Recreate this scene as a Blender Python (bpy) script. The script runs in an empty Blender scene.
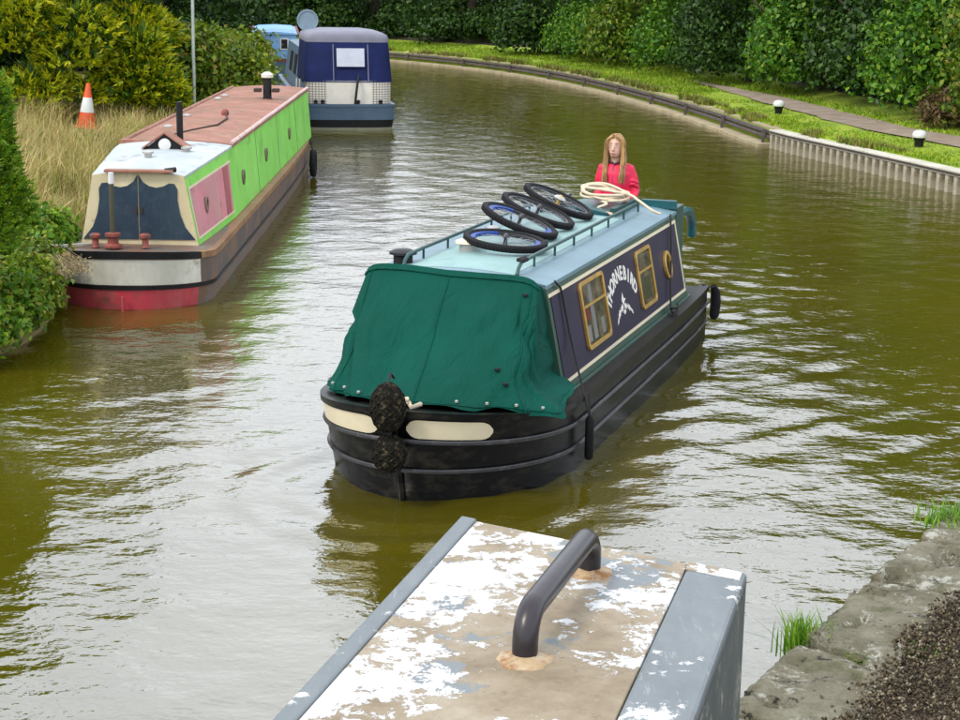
import bpy, bmesh, math, random
import numpy as np
from mathutils import Vector, Matrix, noise as mnoise
R = math.radians
random.seed(7)
rng = np.random.default_rng(11)
scene = bpy.context.scene
col = scene.collection

# ------------------------------------------------------------------ camera
cam_d = bpy.data.cameras.new('camera')
cam = bpy.data.objects.new('camera', cam_d); col.objects.link(cam)
cam_d.sensor_width = 36.0; cam_d.lens = 36.0 * 1700 / 960
cam_d.clip_start = 0.05; cam_d.clip_end = 2000
cam.matrix_world = Matrix.Translation((0, 0, 3.601)) @ Matrix.Rotation(math.pi/2 - 0.2239, 4, 'X') @ Matrix.Rotation(0.0157, 4, 'Z')
scene.camera = cam

# ------------------------------------------------------------------ sky and sun
SUN_EL, SUN_AZ = R(48), R(228)       # azimuth clockwise from +Y
world = bpy.data.worlds.new('World'); scene.world = world; world.use_nodes = True
nt = world.node_tree; nt.nodes.clear()
w_out = nt.nodes.new('ShaderNodeOutputWorld'); w_bg = nt.nodes.new('ShaderNodeBackground')
sky = nt.nodes.new('ShaderNodeTexSky'); sky.sky_type = 'NISHITA'; sky.sun_disc = False
sky.sun_elevation = SUN_EL; sky.sun_rotation = SUN_AZ; sky.dust_density = 3.0; sky.air_density = 1.0
tc = nt.nodes.new('ShaderNodeTexCoord')
mp = nt.nodes.new('ShaderNodeMapping'); mp.inputs['Scale'].default_value = (1.4, 1.4, 4.0)
cn = nt.nodes.new('ShaderNodeTexNoise'); cn.inputs['Scale'].default_value = 1.6; cn.inputs['Detail'].default_value = 7; cn.inputs['Roughness'].default_value = .55
cr = nt.nodes.new('ShaderNodeValToRGB')
cr.color_ramp.elements[0].position = .30; cr.color_ramp.elements[0].color = (8.6, 9.5, 11.2, 1)
cr.color_ramp.elements[1].position = .68; cr.color_ramp.elements[1].color = (16.8, 17.4, 18.6, 1)
mx = nt.nodes.new('ShaderNodeMixRGB'); mx.inputs[0].default_value = 0.88
nt.links.new(tc.outputs['Generated'], mp.inputs['Vector']); nt.links.new(mp.outputs[0], cn.inputs['Vector'])
nt.links.new(cn.outputs['Fac'], cr.inputs[0]); nt.links.new(sky.outputs[0], mx.inputs[1]); nt.links.new(cr.outputs[0], mx.inputs[2])
nt.links.new(mx.outputs[0], w_bg.inputs['Color']); w_bg.inputs['Strength'].default_value = 0.10
nt.links.new(w_bg.outputs[0], w_out.inputs['Surface'])
sun_d = bpy.data.lights.new('sun', 'SUN'); sun = bpy.data.objects.new('sun', sun_d); col.objects.link(sun)
sun_d.energy = 1.5; sun_d.angle = R(10); sun_d.color = (1, .95, .86)
sdir = Vector((math.sin(SUN_AZ)*math.cos(SUN_EL), math.cos(SUN_AZ)*math.cos(SUN_EL), math.sin(SUN_EL)))
sun.rotation_euler = sdir.to_track_quat('Z', 'Y').to_euler(); sun.location = (0, -10, 30)
scene.view_settings.view_transform = 'Standard'; scene.view_settings.look = 'None'
scene.view_settings.gamma = 1; scene.view_settings.exposure = 0.55; scene.view_settings.use_curve_mapping = False
scene.render.engine = 'CYCLES'

# ------------------------------------------------------------------ materials
def lin(h):
    h = h.lstrip('#'); o = []
    for i in (0, 2, 4):
        c = int(h[i:i+2], 16)/255; o.append(c/12.92 if c <= .04045 else ((c+.055)/1.055)**2.4)
    return tuple(o)
def c4(c): return (lin(c) if isinstance(c, str) else tuple(c)) + (1,)
class NM:
    def __init__(s, name):
        s.m = bpy.data.materials.new(name); s.m.use_nodes = True; s.t = s.m.node_tree
        s.b = s.t.nodes['Principled BSDF']; s.o = s.t.nodes['Material Output']; s.co = None
    def n(s, ty, **k):
        x = s.t.nodes.new(ty)
        for a, v in k.items(): setattr(x, a, v)
        return x
    def l(s, a, b): s.t.links.new(a, b)
    def coord(s):
        if not s.co: s.co = s.n('ShaderNodeTexCoord')
        return s.co.outputs['Object']
    def noise(s, scale, detail=4, rough=.55, stretch=None, dist=0):
        x = s.n('ShaderNodeTexNoise'); x.inputs['Scale'].default_value = scale; x.inputs['Detail'].default_value = detail
        x.inputs['Roughness'].default_value = rough; x.inputs['Distortion'].default_value = dist
        if stretch:
            q = s.n('ShaderNodeMapping'); q.inputs['Scale'].default_value = stretch; s.l(s.coord(), q.inputs[0]); s.l(q.outputs[0], x.inputs['Vector'])
        else: s.l(s.coord(), x.inputs['Vector'])
        return x.outputs['Fac']
    def ramp(s, fac, stops):
        x = s.n('ShaderNodeValToRGB'); e = x.color_ramp.elements
        while len(e) < len(stops): e.new(.5)
        for el, (p, c) in zip(e, stops): el.position = p; el.color = c4(c)
        s.l(fac, x.inputs[0]); return x.outputs['Color']
    def mask(s, fac, a, b):
        x = s.n('ShaderNodeMapRange'); x.inputs[1].default_value = a; x.inputs[2].default_value = b; s.l(fac, x.inputs[0]); return x.outputs[0]
    def mix(s, fac, a, b, mode='MIX'):
        x = s.n('ShaderNodeMixRGB'); x.blend_type = mode
        for i, v in ((0, fac), (1, a), (2, b)):
            if hasattr(v, 'links'): s.l(v, x.inputs[i])
            elif i == 0: x.inputs[0].default_value = v
            else: x.inputs[i].default_value = c4(v)
        return x.outputs[0]
    def set(s, color=None, rough=None, metal=None, spec=None):
        for key, v in (('Base Color', color), ('Roughness', rough), ('Metallic', metal), ('Specular IOR Level', spec)):
            if v is None: continue
            if hasattr(v, 'links'): s.l(v, s.b.inputs[key])
            else: s.b.inputs[key].default_value = c4(v) if key == 'Base Color' else v
        return s
    def bump(s, fac, strength=.3, dist=.01):
        x = s.n('ShaderNodeBump'); x.inputs['Strength'].default_value = strength; x.inputs['Distance'].default_value = dist
        s.l(fac, x.inputs['Height']); s.l(x.outputs[0], s.b.inputs['Normal']); return s
def paint(name, c, rough=.45, var=.18, scale=3, dirt=None, dirt_amt=(.55, .8), dscale=6, stretch=None, bump=.15, metal=0, fine=40, spec=None):
    m = NM(name); a = lin(c) if isinstance(c, str) else c
    dk = tuple(x*(1-var) for x in a); lt = tuple(min(1, x*(1+var*.8)) for x in a)
    cc = m.ramp(m.noise(scale, 5, stretch=stretch), [(.3, dk), (.7, lt)])
    if dirt: cc = m.mix(m.mask(m.noise(dscale, 8, .65, stretch=stretch), *dirt_amt), cc, dirt)
    m.set(cc, m.mask(m.noise(scale*4, 4), 0, 1) if False else rough, metal, spec)
    if bump: m.bump(m.noise(fine, 4), bump, .004)
    return m.m
def leaf_mat(name, stops, trans=.3, rough=.5):
    m = NM(name); g = m.n('ShaderNodeNewGeometry')
    cc = m.ramp(g.outputs['Random Per Island'], stops)
    cc = m.mix(m.mask(m.noise(.9, 2), .35, .65), m.mix(1, cc, (.72, .78, .72), 'MULTIPLY'), cc)
    m.set(cc, rough, None, .3)
    t = m.n('ShaderNodeBsdfTranslucent'); m.l(cc, t.inputs['Color'])
    x = m.n('ShaderNodeMixShader'); x.inputs[0].default_value = trans
    m.l(m.b.outputs[0], x.inputs[1]); m.l(t.outputs[0], x.inputs[2]); m.l(x.outputs[0], m.o.inputs['Surface'])
    return m.m

# ------------------------------------------------------------------ mesh helpers
class MB:
    def __init__(s): s.v = []; s.f = []
    def add(s, v, f):
        b = len(s.v); s.v += [tuple(p) for p in v]; s.f += [tuple(i+b for i in q) for q in f]; return s
    def box(s, x0, x1, y0, y1, z0, z1):
        return s.add([(x0,y0,z0),(x1,y0,z0),(x1,y1,z0),(x0,y1,z0),(x0,y0,z1),(x1,y0,z1),(x1,y1,z1),(x0,y1,z1)],
                     [(3,2,1,0),(4,5,6,7),(0,1,5,4),(1,2,6,5),(2,3,7,6),(3,0,4,7)])
    def loft(s, rings, closed=True, caps=True, loop=False):
        n = len(rings[0]); v = [p for r in rings for p in r]; f = []; m = len(rings)
        for i in range(m if loop else m-1):
            for j in range(n if closed else n-1):
                a = i*n+j; b = i*n+(j+1) % n; k = (i+1) % m
                f.append((a, b, k*n+(j+1) % n, k*n+j))
        if caps and closed and not loop: f.append(tuple(range(n-1, -1, -1))); f.append(tuple((m-1)*n+j for j in range(n)))
        return s.add(v, f)
    def tube(s, pts, r, n=8, loop=False, flat=1.0):
        P = [Vector(p) for p in pts]; rings = []; up = None
        for i, p in enumerate(P):
            if loop: t = P[(i+1) % len(P)] - P[i-1]
            else: t = P[min(i+1, len(P)-1)] - P[max(i-1, 0)]
            t.normalize()
            if up is None:
                up = Vector((0, 0, 1)) if abs(t.z) < .9 else Vector((1, 0, 0))
            a = t.cross(up)
            if a.length < 1e-4: a = t.orthogonal()
            a.normalize(); b = a.cross(t).normalized(); up = b
            rr = r[i] if isinstance(r, (list, tuple)) else r
            rings.append([p + a*math.cos(k*2*math.pi/n)*rr + b*math.sin(k*2*math.pi/n)*rr*flat for k in range(n)])
        return s.loft(rings, True, True, loop)
    def lathe(s, prof, n=16, c=(0,0,0)):
        rings = [[(c[0]+r*math.cos(k*2*math.pi/n), c[1]+r*math.sin(k*2*math.pi/n), c[2]+z) for k in range(n)] for r, z in prof]
        return s.loft(rings)
    def grid(s, f, nu, nv):
        v = [f(i/nu, j/nv) for i in range(nu+1) for j in range(nv+1)]
        return s.add(v, [(i*(nv+1)+j, (i+1)*(nv+1)+j, (i+1)*(nv+1)+j+1, i*(nv+1)+j+1) for i in range(nu) for j in range(nv)])
    def prism(s, poly, z0, z1):
        n = len(poly); v = [(x, y, z0) for x, y in poly]+[(x, y, z1) for x, y in poly]
        return s.add(v, [tuple(range(n-1, -1, -1)), tuple(range(n, 2*n))]+[(i, (i+1) % n, n+(i+1) % n, n+i) for i in range(n)])
    def xf(s, fn): s.v = [tuple(fn(*p)) for p in s.v]; return s
    def build(s, name, mat, parent=None, smooth=None, bevel=0, fix=True):
        me = bpy.data.meshes.new(name); me.from_pydata(s.v, [], s.f)
        if fix:
            bm = bmesh.new(); bm.from_mesh(me); bmesh.ops.recalc_face_normals(bm, faces=bm.faces); bm.to_mesh(me); bm.free()
        me.materials.append(mat)
        if smooth is not None:
            me.shade_smooth(); me.set_sharp_from_angle(angle=R(smooth))
        o = bpy.data.objects.new(name, me); col.objects.link(o); o.parent = parent
        if bevel:
            b = o.modifiers.new('bevel', 'BEVEL'); b.width = bevel; b.segments = 2; b.limit_method = 'ANGLE'
        return o
def tag(o, label, cat=None, group=None, kind=None):
    if label: o['label'] = label
    if cat: o['category'] = cat
    if group: o['group'] = group
    if kind: o['kind'] = kind
    return o
def struct(o): o['kind'] = 'structure'; return o
def empty(name, loc, rz=0):
    o = bpy.data.objects.new(name, None); col.objects.link(o); o.location = loc; o.rotation_euler = (0, 0, rz); o.empty_display_size = .2; return o
def rawmesh(name, V, F, mat, parent=None, smooth=False):
    V = np.asarray(V, np.float32); F = np.asarray(F, np.int32); k = F.shape[1]
    me = bpy.data.meshes.new(name); me.vertices.add(len(V)); me.vertices.foreach_set('co', V.ravel())
    me.loops.add(F.size); me.loops.foreach_set('vertex_index', F.ravel())
    me.polygons.add(len(F)); me.polygons.foreach_set('loop_start', np.arange(0, F.size, k, dtype=np.int32))
    if smooth: me.polygons.foreach_set('use_smooth', np.ones(len(F), bool))
    me.update(calc_edges=True); me.materials.append(mat)
    o = bpy.data.objects.new(name, me); col.objects.link(o); o.parent = parent; return o
def nrm(a): return a/np.maximum(np.linalg.norm(a, axis=-1, keepdims=True), 1e-9)

# ------------------------------------------------------------------ water
BO = (-.2068, 12.5455); HD = -.3264
BF = np.array([math.sin(HD), -math.cos(HD)]); BL = np.array([math.cos(HD), math.sin(HD)])
def m_water():
    m = NM('canal_water')
    base = m.ramp(m.noise(.22, 3), [(.3, (.058, .049, .0022)), (.7, (.078, .064, .0035))])
    m.set(base, .035); m.b.inputs['IOR'].default_value = 2.9
    a = m.noise(4.2, 3, .5, (1.0, 1.35, 1)); b = m.noise(13, 3, .55, (1.0, 1.3, 1))
    s = m.n('ShaderNodeMath', operation='MULTIPLY_ADD'); s.inputs[1].default_value = .22; m.l(b, s.inputs[0]); m.l(a, s.inputs[2])
    m.bump(s.outputs[0], 1.0, .012); return m.m
def build_water():
    xs = np.concatenate([np.linspace(-300, -30, 6)[:-1], np.linspace(-30, -6.5, 40)[:-1], np.arange(-6.5, 9, .065), np.linspace(9.1, 300, 12)])
    y0 = np.geomspace(5.5, 80, 470); ys = np.concatenate([np.linspace(-60, 5.3, 40), y0, np.linspace(81, 320, 30)])
    X, Y = np.meshgrid(xs, ys); Z = np.zeros_like(X)
    r = np.random.default_rng(5)
    for i in range(46):
        lam = .25*2**(r.random()*2.5); th = r.normal(math.pi/2+.12, .85); k = 2*math.pi/lam
        sl = .0098
        ph = r.random()*6.28
        # slow modulation breaks up the sinusoids
        mod = .6+.4*np.sin(X*r.normal(0, .5)+Y*r.normal(0, .5)+r.random()*6)
        Z += sl/k*mod*np.sin(k*(X*math.cos(th)+Y*math.sin(th))+ph+.9*np.sin(X*.7+r.random()*6)+.9*np.sin(Y*.6+r.random()*6))
    # wake of the moving boat
    U = (X-BO[0])*BF[0]+(Y-BO[1])*BF[1]; V = (X-BO[0])*BL[0]+(Y-BO[1])*BL[1]; A = np.abs(V-.04)
    out = A-.9; ub = 1.35
    beh = ub-U
    wedge = 1/(1+np.exp(-(beh*.95+.25-np.maximum(out, 0)*1.05)*4))*(1/(1+np.exp((out-3.4)*1.8)))
    wedge *= np.clip((A-.3)*2, 0, 1)*np.exp(-np.maximum(beh-5, 0)/6)
    k = 2*math.pi/.62; al = R(38)
    ph = k*(out*math.cos(al)+U*math.sin(al))+1.1*np.sin(X*1.9+.8*np.sin(Y))+1.0*np.sin(Y*1.6+.7*np.sin(X*1.3))
    brk = .35+.65*(.5+.5*np.sin(X*1.7+1.3*np.sin(Y*.9))*np.sin(Y*1.3+1.1*np.sin(X*1.1)+.6)); amp = np.where(V > 0, .0075, .005)*brk
    Z += amp*wedge*np.sin(ph)
    k = 2*math.pi/.36
    Z += .5*amp*wedge*np.sin(k*(out*math.cos(R(30))+U*math.sin(R(30)))+.8*np.sin(Y*2.3+X))
    # bow wave hugging the stem
    rr = np.sqrt((U-1.0)**2+(V-.04)**2)
    Z += .011*np.exp(-((rr-1.05)/.35)**2)*np.cos((rr-.75)*2*math.pi/.42)*(U > -.2)
    # stern wash
    su = -U-5.3
    wash = np.clip(su/.5, 0, 1)*np.exp(-np.maximum(su, 0)/3.2)*np.exp(-(V/ (1.0+.22*np.maximum(su, 0)))**2)
    Z += wash*.016*(np.sin(2*math.pi/.5*U+1.2*np.sin(V*4))+.6*np.sin(X*13+Y*7)+.5*np.sin(X*9-Y*15))
    fade = np.clip((78-Y)/30, .25, 1)*np.clip((Y-4)/4, 0, 1)*np.clip((X+7.5)/1.5, 0, 1)*np.clip((9.8-X)/1, 0, 1)
    Z *= fade
    ny, nx = X.shape; idx = np.arange(nx*ny).reshape(ny, nx)
    F = np.stack([idx[:-1, :-1], idx[:-1, 1:], idx[1:, 1:], idx[1:, :-1]], -1).reshape(-1, 4)
    struct(rawmesh('water', np.stack([X, Y, Z], -1).reshape(-1, 3), F, m_water(), None, True))
build_water()

# ------------------------------------------------------------------ land
def m_ground(name, a, b, c, scale=1.5, bump=.5):
    m = NM(name); cc = m.ramp(m.noise(scale, 8, .65), [(.3, a), (.5, b), (.72, c)])
    m.set(cc, .95); m.bump(m.noise(scale*14, 6), bump, .03); return m.m
G_earth = m_ground('bank_earth', (.035, .028, .014), (.06, .05, .022), (.10, .085, .04))
G_grass = m_ground('verge_grass', (.12, .19, .010), (.22, .31, .014), (.33, .38, .03), .8)
G_left = m_ground('left_bank_grass', (.07, .085, .012), (.17, .14, .045), (.25, .20, .08), .7)
G_path = m_ground('path_gravel', (.17, .125, .085), (.235, .18, .13), (.30, .24, .18), 2.5, .3)
def resample(pts, step):
    P = [Vector((p[0], p[1], 0)) for p in pts]; out = []
    for i in range(len(P)-1):
        a, b, c, d = P[max(i-1, 0)], P[i], P[i+1], P[min(i+2, len(P)-1)]
        n = max(2, int((c-b).length/step))
        for k in range(n):
            t = k/n
            out.append(.5*((2*b)+(c-a)*t+(2*a-5*b+4*c-d)*t*t+(3*b-a-3*c+d)*t**3))
    out.append(P[-1]); return out
def side_normals(P, sign):
    N = []
    for i in range(len(P)):
        t = (P[min(i+1, len(P)-1)]-P[max(i-1, 0)]).normalized(); N.append(Vector((t.y, -t.x, 0))*sign)
    return N
# towpath side: the water's edge, from beside the lock round to the far bend
TB_ctrl = [(11.2, 16), (9.75, 23), (8.2, 29.2), (7.2, 33.0), (6.2, 37.0), (5.55, 42.5), (4.65, 48.5), (3.45, 54.5), (1.75, 60.5), (-.4, 65.5), (-3.2, 70), (-7, 74), (-14, 79), (-34, 86)]
TB = resample(TB_ctrl, .9); TN = side_normals(TB, 1)
def strip(name, P, N, offs, mat, kind=True):
    """offs: list of (offset, z); one sheet along the curve"""
    v = []; f = []; m = len(offs)
    for i, (p, n) in enumerate(zip(P, N)):
        for o_, z in offs:
            q = p+n*o_; jit = .05*mnoise.noise(Vector((q.x*.8, q.y*.8, o_))) if 0 < z else 0
            v.append((q.x, q.y, z+jit))
    for i in range(len(P)-1):
        for j in range(m-1): f.append((i*m+j, (i+1)*m+j, (i+1)*m+j+1, i*m+j+1))
    o = MB().add(v, f).build(name, mat, None, 40); 
    return struct(o) if kind else o
strip('towpath_bank', TB, TN, [(.16, -1.2), (.16, .36), (.5, .42), (1.1, .44), (1.75, .46), (2.8, .47), (3.5, .5), (4.5, .62)], G_grass)
strip('hedge_ground', TB, TN, [(4.4, .50), (4.6, .61), (5, .7), (9, .9), (30, 1.4), (260, 3)], G_earth)
iP = [i for i, p in enumerate(TB) if 18 < p.y < 52]
v = []; f = []
for q, i in enumerate(iP):
    p, n = TB[i], TN[i]
    for k in range(7):
        w = k/6; wob = (.14*mnoise.noise(Vector((p.x*.6+k, p.y*.6, 3)))+.12*mnoise.noise(Vector((p.x*2.1+k, p.y*2.1, 7))))*(k in (0, 6))
        nar = 1-max(0, (p.y-44)/8)
        o_ = 2.25+(w-.5)*.95*max(.12, nar)+wob
        a = p+n*o_; v.append((a.x, a.y, .488+.045*(w)+.012*math.sin(w*math.pi)+.05*mnoise.noise(Vector((a.x*.8, a.y*.8, o_)))*.3))
for q in range(len(iP)-1):
    for k in range(6): f.append((q*7+k, (q+1)*7+k, (q+1)*7+k+1, q*7+k+1))
struct(MB().add(v, f).build('towpath', G_path, None, 60))
# offside (left) bank
LB_ctrl = [(-4.6, -40), (-4.6, 0), (-4.75, 11), (-4.62, 15.0), (-4.45, 16.3), (-4.5, 17.4), (-4.72, 18.6), (-5.0, 20.4), (-5.1, 24), (-5.25, 34), (-5.9, 41), (-7.6, 50), (-9.8, 58), (-15, 66), (-34, 73)]
LBk = resample(LB_ctrl, .8); LN = side_normals(LBk, -1)
strip('left_bank', LBk, LN, [(-.05, -1.2), (.0, .02), (.22, .30), (.7, .50), (1.6, .62), (3, .68), (6, .75), (12, .9), (260, 3)], G_left)

# ---------------- towpath edging: sheet piles, capping and the timber edged stretch beyond
def at_s(P, y):
    for i in range(len(P)-1):
        if P[i].y <= y <= P[i+1].y:
            t = (y-P[i].y)/(P[i+1].y-P[i].y); return P[i].lerp(P[i+1], t), (P[i+1]-P[i]).normalized()
    return P[-1], (P[-1]-P[-2]).normalized()
M_pile = paint('pile_concrete', (.40, .35, .25), .85, .3, 2.5, (.10, .085, .045), (.46, .66), 5)
M_rust_recess = paint('rust_and_recess_dark', (.045, .028, .018), .85, .4, 6, (.02, .016, .013))
M_cap = paint('capping_concrete', (.50, .48, .40), .85, .2, 2, (.25, .24, .17), (.52, .8), 4)
M_timber = paint('waling_timber', (.085, .062, .060), .85, .35, 4, (.16, .13, .11), (.5, .8), 9)
M_ledge = paint('ledge_stone', (.33, .27, .16), .9, .25, 2, (.16, .15, .06), (.5, .8), 5)
pw = empty('piled_bank_wall', (7.2, 33, 0))
tag(pw, 'pale sheet piled bank wall with concrete capping along the grassy towpath', 'wall')
pile_me = None; Y0, Y1 = 22.0, 37.05
y = Y0; pitch = .30; k = 0
while y < Y1:
    p, t = at_s(TB, y); rz = math.atan2(t.y, t.x)
    if pile_me is None:
        b = MB(); hw = pitch/2
        pr = [(-.075, .13), (-.055, -.04), (.055, -.04), (.075, .13), (.075, .15), (-.075, .15)]
        b.prism([(x_, -y_) for x_, y_ in pr], -.8, .30)
        o = b.build('sheet_pile', M_pile, pw); pile_me = o.data
    else:
        o = bpy.data.objects.new('sheet_pile', pile_me); col.objects.link(o); o.parent = pw
    o.location = (p.x-7.2, p.y-33, 0); o.rotation_euler = (0, 0, rz)
    if k == 0:
        rb = MB().prism([(x_, -y_) for x_, y_ in [(-.085, .10), (.085, .10), (.085, .145), (-.085, .145)]], -.8, .295).build('recess_pile', M_rust_recess, pw); rec_me = rb.data  # recess darkness put into the colour, for contrast between the pans
    else: rb = bpy.data.objects.new('recess_pile', rec_me); col.objects.link(rb); rb.parent = pw
    rb.location = (p.x-7.2+t.x*pitch/2, p.y-33+t.y*pitch/2, 0); rb.rotation_euler = (0, 0, rz)
    y += pitch*t.y; k += 1
def ribbon(name, y0, y1, a, b, z0, z1, mat, parent, step=.5, origin=(0, 0)):
    mb = MB(); rings = []; y = y0
    while y <= y1+1e-6:
        p, t = at_s(TB, y); n = Vector((t.y, -t.x, 0)); q0 = p+n*a-Vector((*origin, 0)); q1 = p+n*b-Vector((*origin, 0))
        rings.append([(q0.x, q0.y, z0), (q1.x, q1.y, z0), (q1.x, q1.y, z1), (q0.x, q0.y, z1)]); y += step
    return mb.loft(rings).build(name, mat, parent, bevel=.008)
yy = Y0
while yy < Y1-.3:
    ribbon('capping_slab', yy, min(yy+2.2, Y1), -.05, .26, .303, .40, M_cap, pw, .55, (7.2, 33)); yy += 2.215
ribbon('waling_rail', Y0, Y1, -.085, -.054, .335, .372, M_rust_recess, pw, .5, (7.2, 33))
te = empty('timber_edged_bank', (4.6, 48.5, 0)); tag(te, 'low bank edging of dark timber rails above a pale stone ledge beside the water', 'bank edging')
yy = 37.15
while yy < 78:
    e = min(yy+3.6, 78.6); og = (4.6, 48.5)
    ribbon('stone_ledge', yy, e, -.22, .2, -.5, .07, M_ledge, te, .6, og)
    for zz in (.17, .28): ribbon('timber_rail', yy, e, .06, .14, zz, zz+.07, M_timber, te, .6, og)
    ribbon('edge_stone', yy, e, .17, .40, .28, .395, M_ledge, te, .6, og)
    p, t = at_s(TB, yy+.3)
    b = MB().box(-.035, .035, -.035, .035, -.4, .36); o = b.build('timber_post', M_timber, te); o.location = (p.x-4.6, p.y-48.5, 0)
    yy += 3.61
# mooring bollards
M_white = paint('white_paint', (.62, .62, .60), .5, .1, 4, (.45, .43, .38), (.62, .85), 12)
M_black = paint('black_paint', (.010, .010, .011), .5, .3, 6, spec=.25)
for lab, (bx, by) in (('white topped black mooring bollard on grass at the far end of the piled wall', (6.98, 40.6)), ('white topped black mooring bollard on grass halfway along the towpath piling', (8.42, 33.0))):
    r = empty('mooring_bollard', (bx, by, .45)); tag(r, lab, 'bollard', 'mooring bollards along the towpath')
    MB().lathe([(.085, -.15), (.085, 0), (.09, .10), (.12, .17), (.13, .18)], 18).build('base', M_black, r, 40)
    MB().lathe([(.131, .181), (.14, .20), (.135, .25), (.115, .29), (.075, .315), (.02, .325)], 18).build('cap', M_white, r, 50)

# ------------------------------------------------------------------ vegetation helpers
def leaf_quads(P, N, L, W, rs, lift=.18, droop=0.0, dirs=None):
    n = len(P)
    t = dirs if dirs is not None else rs.normal(size=(n, 3)); t = t - (t*N).sum(1, keepdims=True)*N*(0 if dirs is not None else 1)
    t = nrm(t); t[:, 2] -= droop; t = nrm(t); b = nrm(np.cross(N, t)); L = L[:, None]; W = W[:, None]
    v0 = P - t*L*.5; v2 = P + t*L*.5 - N*L*lift
    v1 = P + b*W*.5 + N*W*lift; v3 = P - b*W*.5 + N*W*lift
    V = np.stack([v0, v1, v2, v3], 1).reshape(-1, 3); F = np.arange(4*n).reshape(n, 4); return V, F
def crown(name, lobes, nclump, per, cr_, L, W, mat, parent, seed, fill=.3, shell=(.78, 1.06), updir=.25, lowcut=-.55, zmin=.0):
    rs = np.random.default_rng(seed); lob = np.array(lobes, float)
    area = (lob[:, 3]*lob[:, 4]+lob[:, 3]*lob[:, 5]+lob[:, 4]*lob[:, 5]); pi_ = area/area.sum()
    k = rs.choice(len(lob), nclump, p=pi_); d = nrm(rs.normal(size=(nclump*3, 3))); d = d[d[:, 2] > lowcut][:nclump]; k = k[:len(d)]; n = len(d)
    rad = np.where(rs.random(n) < fill, rs.uniform(.35, .8, n), rs.uniform(*shell, n))
    C = lob[k, :3]+d*lob[k, 3:]*rad[:, None]
    cs = rs.uniform(.6, 1.3, n)
    P = np.repeat(C, per, 0)+rs.normal(size=(n*per, 3))*np.repeat(cs, per)[:, None]*cr_*np.array([1, 1, .65])
    N = nrm(np.repeat(d, per, 0)*.8+rs.normal(size=(n*per, 3))*.55+np.array([0, 0, updir]))
    keep = P[:, 2] > zmin; P, N = P[keep], N[keep]
    sz = rs.uniform(.65, 1.35, len(P))
    V, F = leaf_quads(P, N, L*sz, W*sz, rs, droop=.25)
    return rawmesh(name, V, F, mat, parent)
def trunk(parent, h, r, limbs, mat, seed, base=-.4, spread=1.0):
    rs = random.Random(seed); b = MB()
    pts = [(0, 0, base)]; 
    for k in range(1, 6): pts.append((rs.uniform(-.12, .12)*k*.4, rs.uniform(-.12, .12)*k*.4, base+(h-base)*k/5))
    b.tube(pts, [r*1.25, r, r*.85, r*.65, r*.45, r*.2], 9)
    for i in range(limbs):
        q = rs.randint(1, 4); a = rs.uniform(0, 6.28); ln = h*rs.uniform(.25, .45)*spread; s = Vector(pts[q])
        d = Vector((math.cos(a), math.sin(a), rs.uniform(.3, .9)))
        b.tube([s, s+d*ln*.5+Vector((0, 0, .06)), s+d*ln+Vector((0, 0, ln*.2))], [r*.42, r*.28, r*.08], 6)
    return b.build('trunk', mat, parent, 60)
M_bark = paint('bark', (.075, .055, .038), .9, .4, 8, (.04, .035, .02), bump=.5)
LM_dark = leaf_mat('dark_leaves', [(0, (.012, .038, .004)), (.5, (.030, .080, .008)), (1, (.065, .135, .012))], .22)
LM_mid = leaf_mat('mid_leaves', [(0, (.024, .088, .006)), (.5, (.080, .215, .012)), (.85, (.16, .32, .018)), (1, (.26, .35, .03))], .3)
LM_yel = leaf_mat('yellowish_leaves', [(0, (.035, .095, .006)), (.5, (.12, .22, .012)), (.85, (.23, .31, .020)), (1, (.27, .18, .04))], .3)
def tree(loc, rx, ry, h, mat, label, cat, group, seed, nclump, per=9, L=.17, W=.10, cr_=.22, low=.15, name='bank_tree', trunk_r=.16):
    rs = random.Random(seed); t = empty(name, loc); tag(t, label, cat, group)
    lobes = [(0, 0, h*.5, rx*.62, ry*.62, h*.46)]
    for i in range(30):
        a = rs.uniform(0, 6.28); z = h*rs.uniform(low*.4, .88); f_ = math.sqrt(max(.15, 1-((z/h-.42)/.62)**2))
        s = rs.uniform(.22, .42); q = rs.uniform(.66, .92)
        lobes.append((math.cos(a)*rx*q*f_, math.sin(a)*ry*q*f_, z, rx*s, ry*s, rx*s*rs.uniform(.6, .9)))
    for i in range(5):                       # skirt reaching towards the ground on all sides
        a = i*6.28/5+rs.uniform(-.4, .4); lobes.append((math.cos(a)*rx*.7, math.sin(a)*ry*.7, h*.10, rx*.45, ry*.45, h*.16))
    ls = rs.uniform(.8, 1.2); crown('crown', lobes, int(nclump*1.25), per, cr_*.8, L*ls, W*ls, mat, t, seed, fill=.18, shell=(.86, 1.05), lowcut=-.35)
    trunk(t, h*.8, trunk_r, 7, M_bark, seed); return t
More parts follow.
